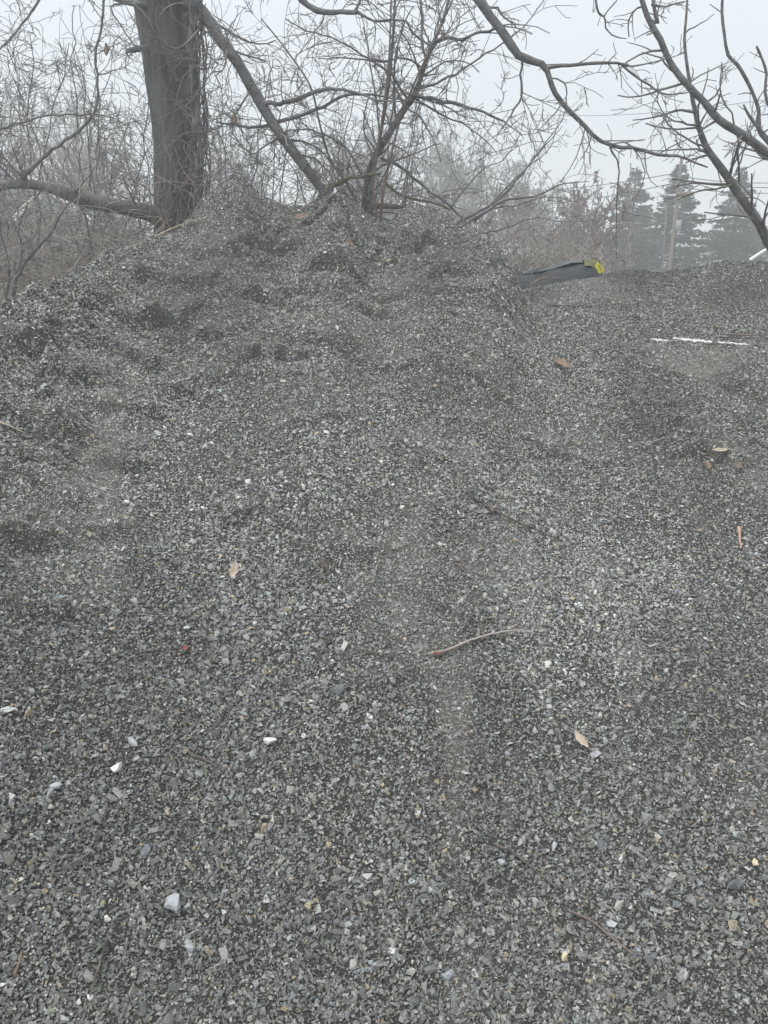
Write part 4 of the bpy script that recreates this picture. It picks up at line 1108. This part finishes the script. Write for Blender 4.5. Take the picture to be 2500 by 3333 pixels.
def building(px0, px1, top, Y, depth, label, wall, roof, gable=None, wins=3, cat='building', roofm='roof'):
    a = at(px0, 900, Y); b = at(px1, 900, Y); H = at((px0 + px1) / 2, top, Y)[2]
    cx = (a[0] + b[0]) / 2; w = b[0] - a[0]
    e = empty('building', (cx, Y + depth / 2, 0)); tag(e, label, cat)
    box_mesh('wall', (cx, Y + depth / 2, H / 2 - .1), (w, depth, H + .2), M[wall], e)
    if gable:
        x0, x1 = a[0] - .3, b[0] + .3; y0, y1 = Y - .3, Y + depth + .3; zt = H + gable
        V = [(x0, y0, H), (x1, y0, H), (x1, y1, H), (x0, y1, H), ((x0 + x1) / 2, y0, zt), ((x0 + x1) / 2, y1, zt)]
        me = bpy.data.meshes.new('roof'); me.from_pydata(V, [], [(0, 1, 4), (2, 3, 5), (1, 2, 5, 4), (3, 0, 4, 5), (3, 2, 1, 0)]); link('roof', me, M[roofm], e)
        for sx_ in (0, 1):
            p = np.array([x0 if sx_ == 0 else x1, y0 - .04, H]); q = np.array([(x0 + x1) / 2, y0 - .04, zt])
            T = Tubes(); T.add(np.array([p, q]), np.array([.13, .13])); T.build('bargeboard', M['trim'], e, sides=4)
    else:
        box_mesh('roof', (cx, Y + depth / 2, H + .12), (w + .5, depth + .5, .2), M[roofm], e)
    for k in range(wins):
        x = a[0] + w * (k + .5) / wins
        f = box_mesh('window', (x, Y - .03, H * .55), (w / wins * .45, .06, H * .28), M['trim'], e)
        g_ = box_mesh('pane', (x, Y - .075, H * .55), (w / wins * .38, .03, H * .23), M['glass'], f); g_.location = (0, 0, 0)
    return e


building(-500, 160, 628, 42, 12, 'long low flat-roofed grey building at far left behind the limb', 'greywall', 'roof', wins=5)
building(90, 300, 725, 34, 8, 'green gabled building with white edges seen under the low limb', 'green', 'roof', gable=1.25, wins=2, roofm='green')
building(2010, 2115, 845, 48, 7, 'small white and red house below the leftmost spruce', 'brick', 'roof', gable=.7, wins=2, roofm='trim')
building(1790, 1900, 800, 55, 8, 'pale distant house behind the reddish tree', 'trim', 'roof', gable=1.2, wins=2)
building(2440, 2700, 805, 46, 9, 'white house with grey roof at the right edge behind the trunk', 'trim', 'roof', gable=1.0, wins=3)
# yellow sign on the green building
sg = at(176, 700, 33.8); sgn = empty('yellow_sign', (sg[0], sg[1], 0)); tag(sgn, 'small yellow and red sign standing before the green building', 'sign')
box_mesh('post', (sg[0], sg[1], sg[2] / 2), (.08, .08, sg[2]), M['steel'], sgn)
box_mesh('board', (sg[0], sg[1] - .07, sg[2]), (.26, .04, .3), M['yellow'], sgn)
box_mesh('board', (sg[0] + .05, sg[1] - .07, sg[2] - .4), (.2, .04, .36), M['brick'], sgn)

# white downpipe / handrail at the right edge
one('white_pipe', 'white pipe lying on the low pile at the right edge', 'pipe', [(2440, 848, 6.9, .016), (2480, 822, 6.9, .016), (2520, 800, 6.9, .016), (2600, 750, 6.9, .016)], 'trim', sides=10, wob=0)

# ------------------------------------------------------------------ tarpaulin bundle with yellow tag
def tarp():
    e = empty('covered_bundle', at(1830, 900, 8.0) * np.array([1, 1, 0])); tag(e, 'dark tarpaulin covered bundle with olive end and yellow tag beyond the low pile', 'covered bundle')
    Y = 8.0
    secs = [(1560, 915, 990, .05), (1620, 905, 990, .15), (1700, 888, 990, .22), (1740, 876, 1000, .28), (1790, 864, 1000, .34), (1850, 850, 1000, .38), (1890, 842, 1000, .38), (1920, 842, 1000, .36), (1945, 858, 1000, .3), (1955, 880, 1000, .22), (1960, 930, 1000, .1)]
    def ring(px, t, b, w, k0, k1, m=9):
        top = at(px, t, Y); bot = at(px, b, Y)
        out = []
        for k in range(m):
            a = (k0 + (k1 - k0) * k / (m - 1)) * math.pi
            out.append((top[0], Y - math.cos(a) * w, bot[2] + (top[2] - bot[2]) * max(0, math.sin(a)) ** .75 + .035 * vnoise(np.float64(px * .03 + 5), np.float64(k * .9)) - .02))
        return out
    def sheet(name, secs, k0, k1, mt, grow_=0.0):
        V, F = [], []; m = 13
        for s in secs:
            r_ = ring(s[0], s[1] - grow_ * 300, s[2], s[3] + grow_, k0, k1, m); V += r_
        for i in range(len(secs) - 1):
            for j in range(m - 1):
                k = i * m + j; F.append((k, k + m, k + m + 1, k + 1))
        return np_mesh(name, V, F, M[mt], e, smooth=True)
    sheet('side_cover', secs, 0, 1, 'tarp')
    sheet('lit_top', secs[2:8], .37, .75, 'tarplit', .006)  # overlay sheet carrying the painted highlight along the top
    sheet('end_strap', [(1888, 842, 1000, .38), (1905, 838, 1000, .38), (1922, 842, 1000, .37), (1936, 850, 1000, .34), (1948, 862, 1000, .28)], .30, .70, 'olive', .012)
    # yellow tag hanging from the end
    Y2 = 7.55
    o = [(1938, 862), (1946, 852), (1955, 862), (1964, 872), (1966, 884), (1958, 888), (1948, 889), (1944, 878), (1938, 870)]
    P = [at(x, y, Y2) for x, y in o]; n = len(P)
    V = [p + np.array([0, -.004, 0]) for p in P] + [p + np.array([0, .004, 0]) for p in P]
    me = bpy.data.meshes.new('yellow_tag'); me.from_pydata([tuple(v) for v in V], [], [tuple(range(n))[::-1], tuple(range(n, 2 * n))] + [(i, (i + 1) % n, (i + 1) % n + n, i + n) for i in range(n)])
    tg_ = link('yellow_tag', me, M['yellow'], e)
    for x, y in ((1947, 866), (1951, 872), (1955, 878)):
        a = at(x, y, Y2 - .008); T = Tubes(); T.add(np.array([a, at(x + 6, y - 3, Y2 - .008)]), np.array([.003, .003])); q = T.build('print', M['ink'], tg_, sides=4); q.location = (0, 0, 0)
    T = Tubes(); s = limb(T, [(1950, 852, 7.6, .006), (1945, 840, 7.7, .006), (1925, 842, 7.8, .006)]); T.build('cord', M['olive'], e, sides=5)
tarp()
one('bramble_cane', 'reddish cane arching over the left toe of the low pile', 'cane', [(1722, 935, 5.8, .005), (1745, 915, 5.9, .006), (1785, 904, 6.0, .006), (1825, 908, 6.1, .005)], 'cane', seed=7)

# ------------------------------------------------------------------ litter on the gravel
def surf_stick(name, label, cat, px, r, m, where=None, tw=0, seed=1, sides=7, lift=0.006, rough=.08):
    where = where or on_pile
    c = []
    for i, (x, y) in enumerate(px):
        p = where(x, y); f = i / (len(px) - 1)
        c.append([p[0], p[1], p[2] + lift, r * (1 - .55 * f)])
    c = [[q[0], q[1], q[2] + .005, q[3]] for q in c]
    s = spline(np.array(c), .015); rg = np.random.default_rng(seed); s[1:, :3] += rg.normal(0, r * .14, (len(s) - 1, 3))
    T = Tubes(); T.add(s[:, :3], s[:, 3])
    if tw: side_twigs(T, rg, s, n=tw, L=.05, lev=0, rmax=r * .5, rmin=.0008)
    o = T.build(name, M[m], None, sides=sides, rough=rough); tag(o, label, cat)
    return o


surf_stick('twig', 'long dark twig sloping down right across the middle of the tall pile', 'twig', [(1515, 1615), (1590, 1665), (1680, 1712), (1760, 1745), (1840, 1782)], .0042, 'stick', tw=4, seed=1, lift=.011)
surf_stick('twig', 'pale forked twig curving up right below the middle of the pile', 'twig', [(1395, 2145), (1450, 2135), (1520, 2105), (1600, 2080), (1700, 2066)], .0042, 'brush', tw=4, seed=2, lift=.011)
surf_stick('twig', 'short dark twig ending at the foot of the pale forked twig', 'twig', [(1150, 2125), (1210, 2138), (1300, 2148)], .0032, 'stick', seed=3, lift=.010)
surf_stick('twig', 'short twig standing steeply left of the short dark one', 'twig', [(1075, 2090), (1045, 2140), (1020, 2190)], .003, 'stick', seed=4, tw=2, lift=.010)
surf_stick('twig', 'thin dark twig in the lower right of the tall pile', 'twig', [(1600, 2760), (1680, 2800), (1740, 2850), (1810, 2905)], .0032, 'stick', seed=5, lift=.010)
surf_stick('twig', 'thin reddish twig nearest the bottom right', 'twig', [(1860, 2985), (1930, 3020), (1990, 3070), (2060, 3125)], .0026, 'cane', seed=6, lift=.010)
surf_stick('twig', 'brown twig standing at the bottom left corner', 'twig', [(350, 3075), (330, 3150), (305, 3230), (280, 3320)], .0034, 'stick', seed=7, lift=.012)
surf_stick('twig', 'pale grey stick in the lower left of the pile', 'twig', [(300, 2790), (260, 2815), (225, 2835), (185, 2850)], .0036, 'slate', seed=8, lift=.010)
surf_stick('twig', 'straw coloured twig poking in at the left edge', 'twig', [(-10, 1385), (30, 1400), (80, 1425)], .0048, 'straw', seed=9, lift=.010)
surf_stick('twig', 'brown twig lying below the big white stones', 'twig', [(620, 2470), (660, 2485), (700, 2505)], .0048, 'stick', seed=10, lift=.008)
surf_stick('wood_splinter', 'peeled orange stick standing upright near the right edge', 'stick', [(2403, 1732), (2407, 1765), (2410, 1800)], .0062, 'orange', seed=11, lift=.012, rough=.15)
surf_stick('straw_stalk', 'long pale straw stalk on the left shoulder below the trunk', 'stalk', [(505, 787), (560, 760), (620, 737), (680, 722)], .0034, 'straw', seed=12, lift=.016)
surf_stick('straw_stalk', 'thin grey stalk lying across below the leftmost peak', 'stalk', [(770, 722), (840, 726), (910, 731)], .003, 'stick', seed=13, lift=.012)
surf_stick('twig', 'thin grass stem lying right of the middle by the clod', 'twig', [(2120, 1450), (2180, 1430), (2250, 1385)], .0018, 'brush', seed=14, lift=.010)
surf_stick('twig', 'long thin twig on the left of the low pile', 'twig', [(1780, 1000), (1850, 1004), (1960, 1006)], .004, 'stick', where=on_pile_b, seed=15, lift=.012)
surf_stick('twig', 'brown twig above the snow at the right edge', 'twig', [(2370, 1103), (2430, 1106), (2520, 1104)], .005, 'cane', where=on_pile_b, seed=16, lift=.02)
surf_stick('twig', 'dark twig lying over the right snow strip', 'twig', [(2340, 1122), (2400, 1126), (2500, 1124)], .0042, 'stick', where=on_pile_b, seed=17, lift=.035)
surf_stick('twig', 'fine twig leaning on the mound below the snow', 'twig', [(2395, 1150), (2420, 1190), (2440, 1225)], .002, 'brush', where=on_pile_b, seed=18, lift=.012)
surf_stick('twig', 'rusty brown stick in the bottom left corner', 'twig', [(50, 3190), (65, 3150), (75, 3110)], .0042, 'leaf', seed=19, lift=.008)


def leaf(label, px, py, L, Wd, rot, curl, m, where=None, lobes=0.18, stand=0.0, seed=0, lift=.012, fold=.5):
    where = where or on_pile
    c = where(px, py); N = nrm(c); lift += .006
    # in-surface axes: a = rot in the surface plane
    ex = unit(np.cross(np.array([0, 1, 0]) - N * N[1], N)); ey = unit(np.cross(N, ex))
    a = math.cos(rot) * ex + math.sin(rot) * ey; b = np.cross(N, a)
    a2 = a * math.cos(stand) + N * math.sin(stand); n2 = np.cross(a2, b)
    rg = np.random.default_rng(seed)
    nu, nv = 19, 9
    V, F = [], []
    for i in range(nu):
        u = i / (nu - 1)
        w = Wd * (math.sin(math.pi * u ** 0.85) ** .8) * (1 + lobes * math.sin(u * 6.283 * 3.2) ) * .5 + .0006
        for j in range(nv):
            v = j / (nv - 1) * 2 - 1
            h = curl * L * ((u - .5) ** 2) * 1.2 + fold * w * abs(v) ** 1.3 + rg.normal(0, .0007)
            if v in (-1, 1): pass
            q = c + a2 * (u - .5) * L + b * v * w + n2 * h + N * (lift + math.sin(stand) * L * .4)
            V.append(q)
    for i in range(nu - 1):
        for j in range(nv - 1):
            k = i * nv + j; F.append((k, k + 1, k + nv + 1, k + nv))
    o = np_mesh('dead_leaf', V, F, M[m], None, smooth=True)
    sm = o.modifiers.new('thick', 'SOLIDIFY'); sm.thickness = .0006
    tag(o, label, 'leaf', 'dead leaves on the gravel')
    return o


leaf('large curled brown leaf on the right slope of the tall pile', 1828, 1200, .085, .045, -.75, .25, 'leaf', seed=1, lift=.016)
leaf('curled pale leaf standing on the left half of the pile', 765, 1872, .055, .024, 1.45, .5, 'leafpale', seed=2, stand=.35, lift=.012)
leaf('narrow pale curled leaf in the lower right of the pile', 1888, 2425, .055, .020, -1.1, .5, 'leafpale', seed=3, stand=.1, lift=.012)
leaf('dark grey brown flat leaf in the middle left of centre', 1055, 1850, .045, .026, -.9, .3, 'stick', seed=4)
leaf('small brown leaf caught on the long dark twig', 1590, 1668, .035, .014, -1.2, .5, 'leaf', seed=5)
leaf('brown crumpled leaf near the top between the peaks', 985, 725, .06, .04, .3, .5, 'leaf', seed=6, lift=.02)
leaf('small tan leaf standing upright on the low pile', 2058, 1045, .085, .034, 1.5, .2, 'leafpale', where=on_pile_b, seed=7, stand=.6, lift=.03)
leaf('small pale leaf above the snow strips', 2325, 1082, .06, .03, .4, .5, 'leafpale', where=on_pile_b, seed=8, lift=.02)
leaf('pale leaf lying on top of the clod at right', 2340, 1484, .07, .018, .05, .3, 'leafpale', seed=9, lift=.02)
leaf('brown leaf hanging down the front of the clod at right', 2300, 1530, .04, .02, 1.3, .4, 'leaf', seed=10, lift=.014)
leaf('grey folded leaf at the right end of the clod', 2395, 1535, .05, .03, 1.0, .6, 'stick', seed=11, lift=.018)
leaf('small dark red leaf below the ledge near the crest', 1130, 803, .045, .022, -.2, .4, 'leaf', seed=12, lift=.012)
leaf('tiny reddish leaf scrap left of the middle', 603, 2118, .018, .014, .4, .5, 'redbit', seed=13, lift=.008)
leaf('tiny red scrap at the foot of the pale forked twig', 1422, 2137, .022, .008, .1, .5, 'redbit', seed=14, lift=.010)
leaf('small brown curl right of centre above the fork twig', 1487, 1852, .018, .010, .1, .7, 'leaf', seed=15, lift=.008)

rng = np.random.default_rng(66)


def rock(label, px, py, L, asp, th_, rot, m, where=None, seed=0, nm='stone', n=16):
    where = where or on_pile
    rg = np.random.default_rng(seed + 900)
    V, F = hull_template(rg, n, (.5, .5 * asp, .5 * th_))
    c = where(px, py); N = nrm(c)
    N = unit(N + rg.normal(0, .15, 3))
    ex = unit(np.cross(np.array([0, 1, 0]), N)); ey = np.cross(N, ex)
    a = math.cos(rot) * ex + math.sin(rot) * ey; b = np.cross(N, a)
    c = c + N * (L * th_ * .30 + .008)
    V = np.array([c + (v[0] * a + v[1] * b + v[2] * N) * L for v in V])
    o = np_mesh(nm, V, F, M[m], None); tag(o, label, 'stone')
    return o


rock('bright white angular stone, largest white one below centre', 880, 2418, .040, .6, .45, .1, 'white', seed=1)
rock('white rounded stone at left below the twig scrap', 380, 2500, .034, .85, .5, 1.2, 'white', seed=2)
rock('big pale blue-grey stone with white tip in the lower left', 566, 2948, .050, .9, .55, 1.0, 'paleblue', seed=3)
rock('flat dark grey slab below the steep twig', 1100, 2250, .048, .75, .25, .3, 'slate', seed=4)
rock('flat blue-grey diamond stone at left above the white stones', 432, 2418, .036, .55, .3, -.6, 'paleblue', seed=5)
rock('dark block shaped stone near the bottom right edge', 2398, 2885, .040, .7, .5, -.2, 'slate', seed=6)
rock('tan oblong stone near the right edge low down', 2453, 2820, .028, .55, .5, 1.5, 'tan', seed=7)
rock('white stone at left beside the dark ledge', 412, 1643, .022, .8, .6, .2, 'white', seed=8)
rock('small white stone low left of the blue-grey boulder', 350, 2985, .020, .8, .6, .2, 'white', seed=9)
rock('white pebble in the bottom left beside the brown twig', 283, 3248, .020, .8, .6, .8, 'white', seed=10)
rock('white pebble leftmost at the bottom', 248, 3262, .015, .9, .7, 0, 'white', seed=11)
rock('pale rounded stone in the far left bottom of the pile', 180, 2560, .034, .5, .3, .5, 'paleblue', seed=12)
rock('grey flat stone right of the bottom middle', 1990, 3015, .026, .8, .4, 0, 'paleblue', seed=13)
rock('tan stone with pale top right of centre', 1858, 1955, .020, .7, .6, .3, 'tan', seed=14)
rock('small tan stone left of the middle', 365, 2055, .017, .7, .6, .3, 'tan', seed=15)
rock('white stone right of the bottom boulder', 605, 2952, .020, .6, .6, 1.2, 'paleblue', seed=16)
rock('bluish white stone in the lower right', 1628, 2807, .022, .7, .5, .1, 'paleblue', seed=17)
rock('long dark slate sliver in the centre', 1205, 1740, .040, .35, .3, -.7, 'slate', seed=18)
rock('pale stone triangle near the lower left twig', 610, 2050, .022, .6, .4, 0, 'paleblue', seed=19)
rock('light grey slab on the left slope beside the tan crust', 510, 1416, .034, .7, .3, -.2, 'paleblue', seed=20)
rock('white grey pointed stone lower middle', 1800, 2760, .03, .5, .4, 1.2, 'paleblue', seed=21)
rock('light grey stone at the foot of the bottom boulder', 612, 3085, .032, .6, .5, 0, 'paleblue', seed=22)
rock('cream stone at lower right beside the thin twig', 1835, 3120, .026, .6, .5, 1.2, 'tan', seed=23)

# brown leaves still hanging in the branches
for k, (x, y, lab) in enumerate(((345, 160, 'brown dead leaf hanging in the branches left of the trunk'), (762, 385, 'brown dead leaf hanging in the vines right of the trunk'))):
    p = at(x, y, 6.7); V = []; F = []
    for i in range(7):
        u = i / 6
        for j in range(3):
            V.append(p + np.array([(j - 1) * .022 * math.sin(math.pi * min(.97, max(.05, u))), .012 * math.sin(u * 5) + .008 * abs(j - 1), -.045 + .09 * (1 - u)]))
    for i in range(6):
        for j in range(2):
            q = i * 3 + j; F.append((q, q + 1, q + 4, q + 3))
    o = np_mesh('hanging_leaf', V, F, M['leaf'], None, smooth=True); o.modifiers.new('thick', 'SOLIDIFY').thickness = .001
    tag(o, lab, 'leaf')

# ------------------------------------------------------------------ haze
HZD = 0.011
hm = bpy.data.materials.new('haze'); hm.use_nodes = True
t = hm.node_tree; t.nodes.clear()
ho = t.nodes.new('ShaderNodeOutputMaterial'); pv = t.nodes.new('ShaderNodeVolumePrincipled')
pv.inputs['Color'].default_value = (0.93, 0.96, 0.98, 1); pv.inputs['Density'].default_value = HZD; pv.inputs['Anisotropy'].default_value = 0.2
t.links.new(pv.outputs[0], ho.inputs['Volume'])
hz_ = box_mesh('haze', (0, 130.5, 9.0), (2 * g + 6, 345, 20.0), hm, None)
hz_['kind'] = 'stuff'
print('tris', sum(len(m.polygons) for m in bpy.data.meshes))
